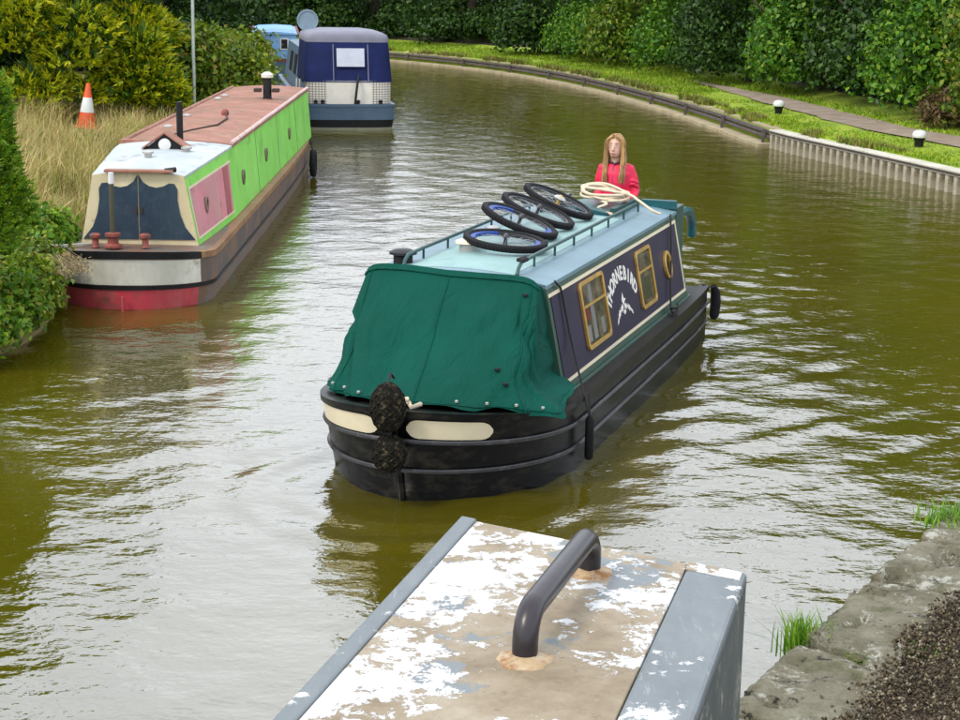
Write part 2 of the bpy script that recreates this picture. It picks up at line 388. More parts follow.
# --- hedge trees along the towpath, nearest first
def off(yv, o_):
    p, t = at_s(TB, yv); return p+Vector((t.y, -t.x, 0))*o_
hedge = [ # y, off, rx, ry, h, mat, label
 (30.6, 5.6, 2.1, 2.2, 9.0, LM_yel, 'tall light green tree at the right edge with brown twigs at its foot'),
 (35.0, 5.7, 2.0, 2.3, 9.6, LM_yel, 'yellowish green tree rising behind the nearer towpath bollard'),
 (38.9, 5.4, 1.9, 2.2, 10.2, LM_mid, 'bright green leafy tree left of the yellowish tree behind the path'),
 (43.0, 5.5, 2.0, 2.3, 10.0, LM_dark, 'dark shadowed tree in the hollow behind the farther bollard'),
 (46.6, 4.9, 1.9, 2.2, 9.5, LM_mid, 'mid green tree behind the spot where the gravel path fades out'),
 (50.6, 4.9, 2.1, 2.2, 9.5, LM_dark, 'dark green tree next along the far hedge beyond the path end'),
 (54.8, 4.8, 2.2, 2.3, 9.2, LM_mid, 'green hedge tree above the middle of the timber edged bank'),
 (58.6, 4.9, 2.3, 2.4, 8.8, LM_yel, 'pale lit tree leaning over the verge at the start of the bend'),
 (62.0, 5.0, 2.3, 2.4, 8.0, LM_mid, 'bushy green tree on the outside of the canal bend'),
 (65.6, 5.2, 2.4, 2.4, 6.8, LM_dark, 'dark bushy tree just right of the blue canopied boat'),
]
for i, (yv, o_, rx, ry, h, mt, lab) in enumerate(hedge):
    p = off(yv, o_-(.45 if i < 5 else 1.15)); tree((p.x, p.y, .5), rx, ry, h, mt, lab, 'tree', 'trees lining the towpath', 100+i, 3600 if i < 5 else 2500, 10, .145, .09, .21)
back = [((-.6, 75.5, .6), 6.2, 'low dark tree closing the view beyond the far bend'), ((-5.0, 79.5, .6), 6.0, 'shadowy dark tree straight above the blue canopied boat'),
        ((-9.6, 82.5, .6), 6.2, 'dark tree showing above the round dish on the blue boat'), ((-14.2, 84.5, .6), 6.5, 'dark distant tree behind the light blue boat roof'),
        ((-11.6, 70.5, .6), 5.6, 'dark leafy tree on the left bank behind the light blue boat'), ((-10.6, 56.0, .6), 6.2, 'dark green tree behind the bramble hedge and thin pole'),
        ((-13.2, 49.5, .6), 6.8, 'dark tree filling the gap behind the golden conifer'),
        ((-13.4, 40.0, .6), 6.8, 'dark tree just behind the left side of the golden conifer'), ((-13.6, 33.5, .6), 6.2, 'dark tree beyond the dry grass left of the golden conifer')]
for i, (lc, h, lab) in enumerate(back):
    tree(lc, 2.7, 2.5, h, LM_dark, lab, 'tree', 'dark trees closing the view', 200+i, 1700, 9, .19, .12, .27, trunk_r=.2)
# far wood behind everything (reads as one mass)
lob = []
rs_ = random.Random(3)
for i in range(44):
    a = i/43; x = -48+a*66; yv = 96-abs(a-.5)*10-max(0, x)*1.15; lob.append((x+rs_.uniform(-1, 1), yv+rs_.uniform(-2, 2), 2.6, 2.6, 2.2, 3.6+rs_.uniform(-.5, .8)))
tag(crown('far_wood', lob, 5200, 8, .45, .42, .26, LM_dark, None, 77), 'dark far wood beyond the canal bend', 'wood', None, 'stuff')
# brown dead twigs and low plants at the hedge foot
LM_brown = leaf_mat('dead_bracken', [(0, (.10, .060, .028)), (.6, (.20, .12, .055)), (1, (.13, .12, .03))], .2)
for i, (yv, o_, r_, h, lab) in enumerate([(30.4, 3.45, .55, .95, 'brown dead bracken clump at the right edge below the hedge'), (33.4, 3.5, .5, .7, 'small brown twiggy clump at the hedge foot behind the nearer bollard'), (36.0, 3.6, .55, .75, 'withered brown clump under the yellowish tree')]):
    p = off(yv, o_); t = empty('dead_bracken', (p.x, p.y, .5)); tag(t, lab, 'bush', 'dead clumps under the hedge')
    crown('foliage', [(0, 0, h*.45, r_, r_, h*.55)], 170, 7, .12, .16, .05, LM_brown, t, 300+i)
    trunk(t, h*.8, .02, 6, M_bark, 300+i, -.1, 1.3)

# ------------------------------------------------------------------ grass
def blades(name, P, h, w, mat, parent, seed, lean=.35, segs=2):
    rs = np.random.default_rng(seed); n = len(P); a = rs.uniform(0, 6.283, n); d = np.stack([np.cos(a), np.sin(a), 0*a], 1)
    s = np.stack([-np.sin(a), np.cos(a), 0*a], 1); ln = (np.abs(rs.normal(0, lean, n))*h)[:, None]; up = np.array([0, 0, 1.0]); h = h[:, None]; w = w[:, None]
    b0 = P-s*w*.5; b1 = P+s*w*.5; m = P+up*h*.6+d*ln*.4; m0 = m-s*w*.4; m1 = m+s*w*.4; t = P+up*h+d*ln*1.1
    V = np.stack([b0, b1, m1, m0, t], 1).reshape(-1, 3); i = np.arange(n)*5
    F4 = np.stack([i, i+1, i+2, i+3], 1)
    F = np.concatenate([np.stack([i, i+1, i+2], 1), np.stack([i, i+2, i+3], 1), np.stack([i+3, i+2, i+4], 1)])
    return rawmesh(name, V, F, mat, parent)
LM_lawn = leaf_mat('lawn_blades', [(0, (.13, .25, .010)), (.5, (.27, .42, .018)), (.88, (.42, .48, .035)), (1, (.50, .42, .09))], .35)
LM_straw = leaf_mat('straw_blades', [(0, (.30, .21, .06)), (.35, (.47, .35, .13)), (.72, (.62, .48, .23)), (.84, (.22, .29, .03)), (.93, (.34, .38, .04)), (1, (.44, .27, .15))], .25)
def pts_along(P, N, i0, i1, o0, o1, n, z, rs):
    i = rs.integers(i0, i1, n); t = rs.random(n); o = rs.uniform(o0, o1, n)
    a = np.array([[P[k].x, P[k].y] for k in range(len(P))]); nn = np.array([[q.x, q.y] for q in N])
    q = a[i]*(1-t)[:, None]+a[i+1]*t[:, None]+nn[i]*o[:, None]
    return np.column_stack([q, np.full(n, 0.)+z]), o
rs = np.random.default_rng(21)
iy = [i for i, p in enumerate(TB) if p.y > 19]; i0, i1 = iy[0], len(TB)-6
gp = []
P1, o1 = pts_along(TB, TN, i0, i1, .30, 1.98, 64000, .405, rs); gp.append(P1)
P1, o1 = pts_along(TB, TN, i0, i1, 2.58, 4.3, 32000, .475, rs); gp.append(P1)
iq = [i for i, p in enumerate(TB) if p.y > 50][0]
P1, o1 = pts_along(TB, TN, iq, i1, 1.7, 2.9, 14000, .44, rs); gp.append(P1)
GP = np.concatenate(gp); GP = GP[np.array([mnoise.noise(Vector((a*.9, b*.45, 2.2)))+.35*mnoise.noise(Vector((a*3, b*1.6, 5))) > -.42 for a, b, _ in GP])]
dist = np.hypot(GP[:, 0], GP[:, 1])
tag(blades('verge_grass', GP, rs.uniform(.03, .09, len(GP))*(1+.7*(dist > 48)), .010+dist*.0006, LM_lawn, None, 22, .5), 'bright green grass on the towpath verges', 'grass', None, 'stuff')

LM_edge = leaf_mat('edge_weeds', [(0, (.10, .17, .012)), (.5, (.22, .26, .03)), (.8, (.36, .28, .09)), (1, (.20, .11, .05))], .3)
P1, o1 = pts_along(TB, TN, i0, i1, .16, .55, 26000, .37, rs); P1 = P1[np.array([mnoise.noise(Vector((a*1.3, b*.8, 4.2))) > .05 for a, b, _ in P1])]
d1 = np.hypot(P1[:, 0], P1[:, 1])
tag(blades('edge_weeds', P1, rs.uniform(.06, .22, len(P1)), .010+d1*.0005, LM_edge, None, 23, .7), 'straggly weeds along the edge of the towpath bank', 'weeds', None, 'stuff')
# ------------------------------------------------------------------ left bank plants
def lz(x, y):      # height of the left bank at a point
    best = min(range(len(LBk)), key=lambda i: (LBk[i].x-x)**2+(LBk[i].y-y)**2)
    o_ = (Vector((x, y, 0))-LBk[best]).dot(LN[best]); return float(np.interp(o_, [0, .02, .2, .7, 1.6, 3, 6, 12], [0, .12, .38, .52, .62, .68, .75, .9]))
# dry grass
n = 34000
px_ = -4.95-4.05*rs.random(n)*np.where(rs.random(n) < .12, 2.2, 1); py_ = rs.uniform(17.6, 34, n)
keep = np.array([mnoise.noise(Vector((a*.7, b*.5, 1.3))) > -.38 for a, b in zip(px_, py_)])
px_, py_ = px_[keep], py_[keep]
zz = np.array([lz(a, b) for a, b in zip(px_[::1], py_)]) if len(px_) < 4000 else np.interp(-px_, [5.0, 5.3, 5.8, 6.7, 8.1], [.15, .38, .52, .62, .68])
hh = rs.uniform(.22, .62, len(px_))*np.array([1+.45*mnoise.noise(Vector((a*.5, b*.4, 7))) for a, b in zip(px_, py_)])*np.interp(-px_, [4.95, 5.4, 6], [.6, .85, 1])*np.where((np.abs(px_+7.25) < .55) & (py_ > 28.6) & (py_ < 32.3), .22, 1)
tag(blades('dry_grass', np.column_stack([px_, py_, zz-.04]), hh, rs.uniform(.007, .017, len(px_)), LM_straw, None, 33, .75), 'tall straw coloured dry grass on the left bank', 'grass', None, 'stuff')

# golden conifer: flat drooping sprays
LM_gold = leaf_mat('golden_sprays', [(0, (.10, .17, .006)), (.35, (.32, .40, .010)), (.75, (.60, .58, .014)), (1, (.62, .54, .025))], .42)
LM_green = leaf_mat('green_sprays', [(0, (.025, .070, .006)), (.5, (.06, .14, .010)), (1, (.12, .20, .014))], .3)
def conifer_crown(name, lobes, nsp, L, W, mat, parent, seed, k=7, fan=.9, up=.55, lowcut=-.5, fill=.25, shell=(.8, 1.04)):
    r = np.random.default_rng(seed); lob = np.array(lobes, float); ar = lob[:, 3]*lob[:, 5]; kk = r.choice(len(lob), nsp, p=ar/ar.sum())
    d = nrm(r.normal(size=(nsp*4, 3))); d = d[d[:, 2] > lowcut][:nsp]
    rad = np.where(r.random(nsp) < fill, r.uniform(.45, .8, nsp), r.uniform(*shell, nsp))
    C = lob[kk, :3]+d*lob[kk, 3:]*rad[:, None]
    out = nrm(d*np.array([1, 1, .4])+np.array([0, 0, up])+r.normal(size=(nsp, 3))*.45)
    nv = nrm(np.cross(out, nrm(r.normal(size=(nsp, 3))))); sd = np.cross(nv, out)
    Ps = []; Ds = []; Ns = []; Ls = []
    for j in range(k):
        a = (j/(k-1)-.5)*2*fan; q = (j % 2)*.25+.3
        dj = nrm(out*math.cos(a)+sd*math.sin(a)); base = C+out*(L*q*(1-abs(a)/fan*.5))
        ll = L*r.uniform(.55, 1.0, nsp)*(1-.45*abs(a)/fan); Ps.append(base+dj*ll[:, None]*.4); Ds.append(dj); Ns.append(nv); Ls.append(ll)
    P = np.concatenate(Ps); D = np.concatenate(Ds); N = np.concatenate(Ns); ll = np.concatenate(Ls)
    keep = P[:, 2] > -.1
    V, F = leaf_quads(P[keep], N[keep], ll[keep], np.full(keep.sum(), W), r, lift=.12, droop=.12, dirs=D[keep])
    return rawmesh(name, V, F, mat, parent)
gc = empty('golden_conifer', (-8.7, 34.6, .7)); tag(gc, 'big golden yellow conifer behind the traffic cone', 'tree')
rr = random.Random(8); lob = [(0, 0, 3.4, 1.75, 1.6, 3.5)]
for i in range(60):
    a = rr.uniform(0, 6.28) if i > 22 else -1.57+rr.uniform(-1.3, 1.3); z = rr.uniform(.3, 6.4) if i > 22 else rr.uniform(.2, 2.8); f_ = max(.25, 1-(z/7.6)**1.6); s = rr.uniform(.34, .72)
    lob.append((math.cos(a)*2.15*f_, math.sin(a)*2.0*f_, z, s, s, s*.8))
conifer_crown('crown', lob, 15000, .21, .042, LM_gold, gc, 41, fill=.08, shell=(.85, 1.06), lowcut=-.25)
conifer_crown('inner_foliage', [(0, 0, 3.0, 2.0, 1.8, 3.5)]+[(a_, b_, c_, s_*.8, s_*.8, s_*.8) for a_, b_, c_, s_, _, _ in lob[1:]], 6000, .24, .05, LM_green, gc, 42)
trunk(gc, 6.2, .16, 10, M_bark, 43, -.3, .6)
# a second, lower golden bush spreading in front, right of the cone
gb = empty('golden_bush', (-6.7, 33.3, .65)); tag(gb, 'low golden green bush between the traffic cone and the rusty boat roof', 'bush')
lob2 = [(0, 0, .7, .8, .7, .75), (-.5, .1, .6, .5, .5, .5), (.45, -.1, .5, .5, .45, .5), (.1, 0, 1.25, .5, .5, .5)]
conifer_crown('crown', lob2, 2200, .19, .038, LM_gold, gb, 44); conifer_crown('inner_foliage', lob2, 700, .26, .06, LM_green, gb, 45, shell=(.5, .95))
trunk(gb, 1.2, .05, 6, M_bark, 46, -.3)
# near clipped conifer at the left edge
LM_near = leaf_mat('near_sprays', [(0, (.05, .14, .006)), (.5, (.15, .32, .012)), (.85, (.26, .42, .016)), (1, (.40, .46, .025))], .4)
nc = empty('green_conifer', (-4.80, 15.15, .42)); tag(nc, 'narrow bright green conifer cut off by the left edge', 'tree')
lob3 = [(0, 0, 1.2, .62, .62, 1.35)]
for i in range(16):
    a = rr.uniform(0, 6.28); z = rr.uniform(.1, 2.1); s = rr.uniform(.22, .34); f_ = max(.3, 1-(z/2.9)**2); lob3.append((math.cos(a)*.5*f_, math.sin(a)*.5*f_, z, s, s, s*1.2))
conifer_crown('crown', lob3, 9000, .10, .015, LM_near, nc, 47, k=7, up=.9); conifer_crown('inner_foliage', lob3, 2600, .11, .022, LM_green, nc, 48, shell=(.6, .95))
trunk(nc, 2.2, .06, 8, M_bark, 49, -.2, .4)
# bramble hedge beyond the boats
LM_bram = leaf_mat('bramble_leaves', [(0, (.045, .10, .008)), (.5, (.17, .26, .014)), (.85, (.32, .38, .022)), (.97, (.36, .28, .04)), (1, (.30, .15, .05))], .3)
for i, (x, y, rx, ry, h, lab) in enumerate([(-6.35, 35.6, 1.0, 1.1, 2.0, 'rounded bramble bush left of the thin metal pole'), (-5.35, 36.3, .8, 1.0, 1.75, 'bramble bush overhanging the far end of the rusty boat roof'), (-5.9, 39.0, .95, 1.2, 1.75, 'yellow green bramble bush left of the blue canopied boat'), (-6.7, 42.6, 1.0, 1.4, 1.7, 'bramble bush furthest back beside the light blue boat')]):
    t = empty('bramble_bush', (x, y, .5)); tag(t, lab, 'bush', 'bramble hedge on the left bank')
    lb = [(0, 0, h*.42, rx, ry, h*.5)]
    for j in range(9):
        a = rr.uniform(0, 6.28); lb.append((math.cos(a)*rx*.7, math.sin(a)*ry*.7, h*rr.uniform(.2, .75), rx*.42, ry*.42, h*.26))
    crown('foliage', lb, 1500, 8, .13, .12, .085, LM_bram, t, 60+i, updir=.5); trunk(t, h*.7, .03, 9, M_bark, 60+i, -.2, 1.2)
# undergrowth at the water's edge, bottom left
LM_under = leaf_mat('undergrowth_leaves', [(0, (.05, .14, .008)), (.5, (.14, .29, .012)), (.85, (.27, .38, .018)), (1, (.40, .33, .08))], .35)
und = [(-4.62, 16.0, .34, .40, .50, LM_under, 'leafy green nettle clump overhanging the water at the left edge'), (-4.60, 16.8, .34, .42, .58, LM_bram, 'green weed clump where the mooring rope meets the bank'),
       (-4.78, 17.7, .32, .45, .62, LM_bram, 'yellowish weed clump just left of the narrowboat bow'), (-4.95, 18.9, .34, .5, .80, LM_under, 'dark leaved plant clump behind the pink boat bow'),
       (-4.62, 15.3, .40, .45, .40, LM_under, 'bright green clump under the conifer at the bottom of the left edge'), (-5.15, 17.2, .45, .55, .85, LM_bram, 'yellow green tall weeds between the conifer and the dry grass'),
       (-4.52, 16.4, .22, .35, .22, LM_bram, 'low trailing weed touching the water below the nettle clump')]
for i, (x, y, rx, ry, h, mt, lab) in enumerate(und):
    t = empty('weed_clump', (x, y, .22)); tag(t, lab, 'plant', 'weeds on the left bank')
    lb = [(0, 0, h*.4, rx, ry, h*.55)]+[(rr.uniform(-.7, .7)*rx, rr.uniform(-.7, .7)*ry, h*rr.uniform(.2, .8), rx*.45, ry*.45, h*.3) for _ in range(6)]
    crown('foliage', lb, 620, 8, .065, .075, .040, mt, t, 80+i, updir=.5, lowcut=-.9, zmin=-.22); trunk(t, h*.7, .012, 8, M_bark, 80+i, -.15, 1.2)
# withered stems overhanging the bow rope
t = empty('withered_weed', (-4.55, 17.45, .42)); tag(t, 'pale withered seed stems drooping beside the pink boat bow', 'plant', 'weeds on the left bank')
b = MB(); Pn = []
for i in range(46):
    a = rr.uniform(-1.0, 1.2); ln = rr.uniform(.25, .6); d = Vector((math.cos(a), math.sin(a)-.5, 0)); s = Vector((rr.uniform(-.15, .15), rr.uniform(-.2, .2), 0))
    q = [s, s+d*ln*.5+Vector((0, 0, ln*.55)), s+d*ln+Vector((0, 0, ln*.3))]; b.tube(q, [.004, .003, .002], 4)
    for k_ in range(16): u_ = rr.uniform(.4, 1); Pn.append(q[1].lerp(q[2], u_)+Vector((rr.gauss(0, .02), rr.gauss(0, .02), rr.gauss(0, .02))))
b.build('stems', paint('withered', (.30, .23, .12), .9), t)
Pn = np.array(Pn); V, F = leaf_quads(Pn, nrm(rs.normal(size=Pn.shape)), rs.uniform(.02, .05, len(Pn)), rs.uniform(.012, .025, len(Pn)), rs)
sd_ = rawmesh('seed_heads', V, F, leaf_mat('seed_heads', [(0, (.24, .18, .09)), (1, (.45, .36, .22))], .2), t); sd_['kind'] = 'stuff'

# pole and traffic cone
po = empty('metal_pole', (-5.75, 34.0, .5)); tag(po, 'thin grey metal pole rising out of the bramble hedge', 'pole')
MB().tube([(0, 0, -.3), (0.01, 0, 2.4), (.03, 0, 5.2)], .032, 10).build('shaft', paint('galvanised', (.35, .40, .36), .5, .2, 5), po, 50)
MB().lathe([(.045, 0), (.045, .04), (.02, .07)], 10, (.03, 0, 5.2)).build('cap', M_black, po, 40)
M_orange = paint('cone_orange', (.62, .085, .018), .5, .15, 6, (.4, .12, .06), (.6, .9))
tc_ = empty('traffic_cone', (-7.42, 31.9, .66)); tc_.rotation_euler = (R(2), R(4), R(20)); tag(tc_, 'orange traffic cone with white band standing in the dry grass', 'cone')
MB().box(-.21, .21, -.21, .21, 0, .035).build('base', M_orange, tc_, bevel=.01)
MB().lathe([(.175, .035), (.13, .30)], 20).build('lower_body', M_orange, tc_, 40)
MB().lathe([(.131, .302), (.083, .575)], 20).build('reflective_band', M_white, tc_, 40)
MB().lathe([(.082, .577), (.043, .80), (.036, .83), (.025, .835)], 20).build('upper_body', M_orange, tc_, 40)
#@@PART2
# ------------------------------------------------------------------ boat helpers
def resample3(pts, n=6):
    P = [Vector(p) for p in pts]; out = []
    for i in range(len(P)-1):
        a, b, c, d = P[max(i-1, 0)], P[i], P[i+1], P[min(i+2, len(P)-1)]
        for k in range(n): t = k/n; out.append(.5*((2*b)+(c-a)*t+(2*a-5*b+4*c-d)*t*t+(3*b-a-3*c+d)*t**3))
    return out+[P[-1]]
def frame(o, fwd):      # angle whose local +X points along fwd
    return math.atan2(fwd[1], fwd[0])
class Hull:
    """outline(phi, fr): phi -90..90 runs round the bow, beyond that straight aft; fr = height fraction of the sheer"""
    def __init__(s, La, L0, L1, n0, n1, W0, W1, z0, zb, cen, sternw=.94, sternround=.25):
        s.__dict__.update(La=La, L0=L0, L1=L1, n0=n0, n1=n1, W0=W0, W1=W1, z0=z0, zb=zb, cen=cen, sw=sternw, sr=sternround)
    def pt(s, ph, fr, off=0):
        f_ = min(max(fr, 0), 1); L = s.L0+(s.L1-s.L0)*f_+off; W = s.W0+(s.W1-s.W0)*min(1, f_*2.2)+off; n = s.n0+(s.n1-s.n0)*f_
        sg = 1 if ph >= 0 else -1; a = abs(ph)
        if a <= 90:
            c_, s_ = max(0, math.cos(R(a))), max(0, math.sin(R(a))); u = L*c_**(2/n); v = W*s_**(2/n)
        else:
            t = (a-90)/90; u = -s.La*t; v = W*(1-(1-s.sw)*t**6)
        zt = s.z0+(s.zb-s.z0)*(max(0, u)/s.L1)**1.6
        return (u, sg*v+s.cen(u), fr*zt)
    def phis(s): return [-180, -178, -174, -165, -150, -135, -120, -105, -95]+list(range(-90, 91, 6))+[95, 105, 120, 135, 150, 165, 174, 178, 180]
    def shell(s, frs=(-.6, -.15, 0, .2, .4, .6, .8, 1.0)):
        b = MB(); b.loft([[s.pt(p, f_) for p in s.phis()] for f_ in frs]); return b
    def band(s, f0, f1, off, p0, p1, step=4, nf=2, th=.02):
        b = MB(); n = max(2, int((p1-p0)/step)); rings = []
        for i in range(n+1):
            p = p0+(p1-p0)*i/n
            rings.append([s.pt(p, f0, off-th), s.pt(p, f0, off), s.pt(p, f1, off), s.pt(p, f1, off-th)])
        return b.loft(rings)
    def strake(s, fr, r, p0=-180, p1=180, off=.0):
        b = MB(); n = 90; pts = []
        for i in range(n+1): pts.append(s.pt(p0+(p1-p0)*i/n, fr, off))
        return b.tube(pts, r, 6)
def glyph(ch, size, extr, offset):
    cu = bpy.data.curves.new('glyph', 'FONT'); cu.body = ch; cu.size = size; cu.extrude = extr; cu.offset = offset; cu.align_x = 'CENTER'; cu.resolution_u = 3
    o = bpy.data.objects.new('glyph', cu); col.objects.link(o); dg = bpy.context.evaluated_depsgraph_get()
    me = bpy.data.meshes.new_from_object(o.evaluated_get(dg)); bpy.data.objects.remove(o); bpy.data.curves.remove(cu)
    V = [tuple(v.co) for v in me.vertices]; F = [tuple(p.vertices) for p in me.polygons]; bpy.data.meshes.remove(me); return V, F
def rrect(x0, x1, y0, y1, r, n=5):
    out = []
    for cx, cy, a0 in ((x1-r, y1-r, 0), (x0+r, y1-r, 90), (x0+r, y0+r, 180), (x1-r, y0+r, 270)):
        for k in range(n+1): a = R(a0+90*k/n); out.append((cx+r*math.cos(a), cy+r*math.sin(a)))
    return out
def ringplate(b, outer, inner, z0, z1):
    n = len(outer); rings = [[(x, y, z0) for x, y in outer], [(x, y, z1) for x, y in outer], [(x, y, z1) for x, y in inner], [(x, y, z0) for x, y in inner]]
    v = [p for r in rings for p in r]; f = []
    for i in range(4):
        for j in range(n): a = i*n+j; bb = i*n+(j+1) % n; k = (i+1) % 4; f.append((a, bb, k*n+(j+1) % n, k*n+j))
    return b.add(v, f)

M_hullblack = paint('hull_black', (.0035, .0035, .004), .32, .3, 2, (.030, .026, .018), (.50, .72), 7, stretch=(.4, 1, 1.6), bump=.10, spec=.16)
M_strake = paint('strake_wear_highlight', (.030, .030, .033), .4, .3, 6, (.16, .15, .14), (.55, .8), 12)  # greyer than the hull: wear plus edge highlights put into the colour
M_cream = paint('cream_paint', (.66, .58, .40), .45, .08, 4, (.42, .34, .20), (.66, .9), 9)
M_navy = paint('cabin_navy', (.020, .016, .042), .4, .25, 2.5, (.04, .034, .055), (.6, .9), 5, bump=.05, spec=.15)
M_bgreen = paint('cabin_green', (.014, .062, .040), .4, .3, 3, (.035, .050, .018), (.5, .8), 6)
M_roofblue = paint('roof_blue', (.125, .21, .25), .5, .15, 1.5, (.075, .14, .15), (.5, .8), 3)
M_roofaqua = paint('roof_aqua', (.22, .35, .335), .65, .12, 1.6, (.14, .25, .235), (.5, .8), 4)
M_rail = paint('rail_green', (.010, .055, .050), .4, .2, 6)
M_teal = paint('teal_paint', (.006, .075, .085), .35, .25, 5)
def m_canvas():
    m = NM('green_canvas'); a = m.noise(1.3, 4); cc = m.ramp(a, [(.3, (.0015, .047, .032)), (.7, (.002, .066, .046))])
    m.set(cc, .8, None, .1); cc = m.mix(m.mask(m.noise(5, 8, .7), .55, .75), cc, (.006, .05, .038)); m.set(cc); m.bump(m.noise(3.2, 5, .55, (1, 1.6, .7), 1.2), .8, .05); return m.m
M_canvas = m_canvas()
M_brass = paint('brass', (.58, .36, .10), .32, .25, 8, (.22, .14, .05), (.6, .85), metal=.65)
M_steel = paint('dull_steel', (.42, .41, .38), .45, .2, 10, metal=.5)
M_rubber = paint('black_rubber', (.008, .008, .009), .7, .3, 10, spec=.2)
M_rope = paint('pale_rope', (.60, .50, .36), .9, .2, 14, (.40, .32, .22), bump=.6, fine=160)
M_darkrope = paint('dark_rope', (.012, .012, .012), .8)
def m_glass():
    m = NM('window_glass'); m.set((.02, .024, .02), .05); g = m.n('ShaderNodeBsdfTransparent'); x = m.n('ShaderNodeMixShader'); x.inputs[0].default_value = .25
    m.l(g.outputs[0], x.inputs[1]); m.l(m.b.outputs[0], x.inputs[2]); m.l(x.outputs[0], m.o.inputs['Surface']); return m.m
M_glass = m_glass()
M_inside = paint('window_interior', (.30, .25, .13), .8, .6, 7, (.06, .06, .03), (.45, .6), 6)
M_curtain = paint('curtain_white', (.52, .53, .50), .8)
M_redcloth = paint('red_item', (.40, .05, .04), .7)

# ================================================================== the moving green narrowboat
nb = empty('narrowboat', (BO[0], BO[1], 0), math.atan2(BF[1], BF[0]))
tag(nb, 'navy and green narrowboat under way with green canvas bow cover and black hull', 'narrowboat')
cen = lambda u: .065+.0*max(0, u)/1.38
H = Hull(5.02, 1.20, 1.38, 1.8, 2.1, .93, .935, .53, .67, cen)
H.shell().build('hull', M_hullblack, nb, 50)
g = H.band(.955, 1.03, .022, -180, 180, 4, th=.11); g.build('gunwale', M_hullblack, nb, 30)
H.strake(.70, .017, off=.012).build('rubbing_strake', M_strake, nb, 60)
H.strake(.36, .016, off=.010).build('rubbing_strake', M_strake, nb, 60)
# bow panels with round ends
def bow_panel(p0, p1, f0, f1):
    b = MB(); n = 22; v = []; f = []
    for i in range(n+1):
        t = i/n; p = p0+(p1-p0)*t; e = min(t, 1-t)*n/3.2; k = math.sqrt(max(0.04, 1-(1-min(1, e))**2)); fm = (f0+f1)/2; hf = (f1-f0)/2*k
        for j in range(4): v.append(H.pt(p, fm-hf+2*hf*j/3, .007))
    for i in range(n):
        for j in range(3): f.append((i*4+j, (i+1)*4+j, (i+1)*4+j+1, i*4+j+1))
    return b.add(v, f).build('bow_panel', M_cream, nb, 60)
bow_panel(5, 40, .735, .94); bow_panel(-58, -7, .735, .94)
MB().tube([H.pt(0, .0, .01), H.pt(0, .5, .012), H.pt(0, 1.06, .014)], [.03, .03, .032], 8).build('stem_post', M_hullblack, nb, 50)
# cabin
ZB, ZR = .53, 1.365
VB, VT, VBl, VTl = .885, .715, -.81, -.70
CL = 4.36
b = MB(); b.loft([[(u, VBl, ZB), (u, VB, ZB), (u, VT, ZR), (u, VTl, ZR)] for u in (0, -CL)]); b.build('cabin', M_bgreen, nb)
def side(x, y, z, s=(VT-VB)/(ZR-ZB)):
    q = math.hypot(1, s); c_, k_ = 1/q, -s/q
    return (-x, VB-k_*y+c_*z, ZB+c_*y+k_*z)
def camber(v): t = (v-(VT+VTl)/2)/((VT-VTl)/2); return ZR+.062*(1-t*t)
def roof_sheet(v0, v1, u0, u1, dz, th, name, mat):
    b = MB(); n = 10; rings = []
    for u in (u0, u1):
        vs = [v0+(v1-v0)*k/n for k in range(n+1)]
        rings.append([(u, v, camber(v)+dz) for v in vs]+[(u, v, camber(v)+dz-th) for v in reversed(vs)])
    return b.loft(rings).build(name, mat, nb, 40)
roof_sheet(VTl-.015, VT+.015, .0, -CL-.04, .004, .03, 'roof', M_roofblue)
roof_sheet(-.43, .44, -.1, -3.3, .008, .006, 'roof_walkway', M_roofaqua)
MB().box(.07, 4.24, .085, .77, .001, .006).xf(side).build('side_panel', M_navy, nb)
for y0, x0, x1 in ((.755, .02, 4.28), (.085, .02, 4.28)): MB().box(x0, x1, y0, y0+.026, .002, .011).xf(side).build('coach_line', M_cream, nb)
MB().box(4.245, 4.275, .112, .754, .002, .0105).xf(side).build('coach_line', M_cream, nb)
MB().box(0, CL, -.002, .03, -.002, .03).xf(side).build('side_skirt', M_bgreen, nb, bevel=.006)
def cabin_window(x0, x1, y0, y1, stuff_):
    w = MB(); o_, i_ = rrect(x0, x1, y0, y1, .05), rrect(x0+.034, x1-.034, y0+.032, y1-.032, .03)
    ringplate(w, o_, i_, .004, .030); wo = w.xf(side).build('window', M_brass, nb, bevel=.004)
    yb = y0+(y1-y0)*.63
    MB().box(x0+.04, x1-.04, yb-.010, yb+.010, .012, .028).xf(side).build('glazing_bar', M_brass, wo)
    MB().box(x0+.03, x1-.03, y0+.03, y1-.03, .0065, .008).xf(side).build('interior', M_inside, wo)
    for (a0, a1, b0, b1, mt) in stuff_: MB().box(x0+(x1-x0)*a0, x0+(x1-x0)*a1, y0+(y1-y0)*b0, y0+(y1-y0)*b1, .009, .0105).xf(side).build('curtain' if mt is M_curtain else 'ornament', mt, wo)
    MB().box(x0+.03, x1-.03, y0+.03, yb-.008, .014, .016).xf(side).build('pane', M_glass, wo)
    MB().box(x0+.03, x1-.03, yb+.008, y1-.03, .014, .016).xf(side).build('pane', M_glass, wo)
cabin_window(.76, 1.46, .195, .735, [(.36, .50, .1, .92, M_curtain), (.12, .30, .42, .60, M_redcloth), (.70, .84, .10, .34, M_curtain), (.1, .26, .1, .34, M_curtain)])
cabin_window(2.56, 3.10, .195, .715, [(.2, .8, .12, .5, paint('shade_green', (.10, .12, .04), .8))])
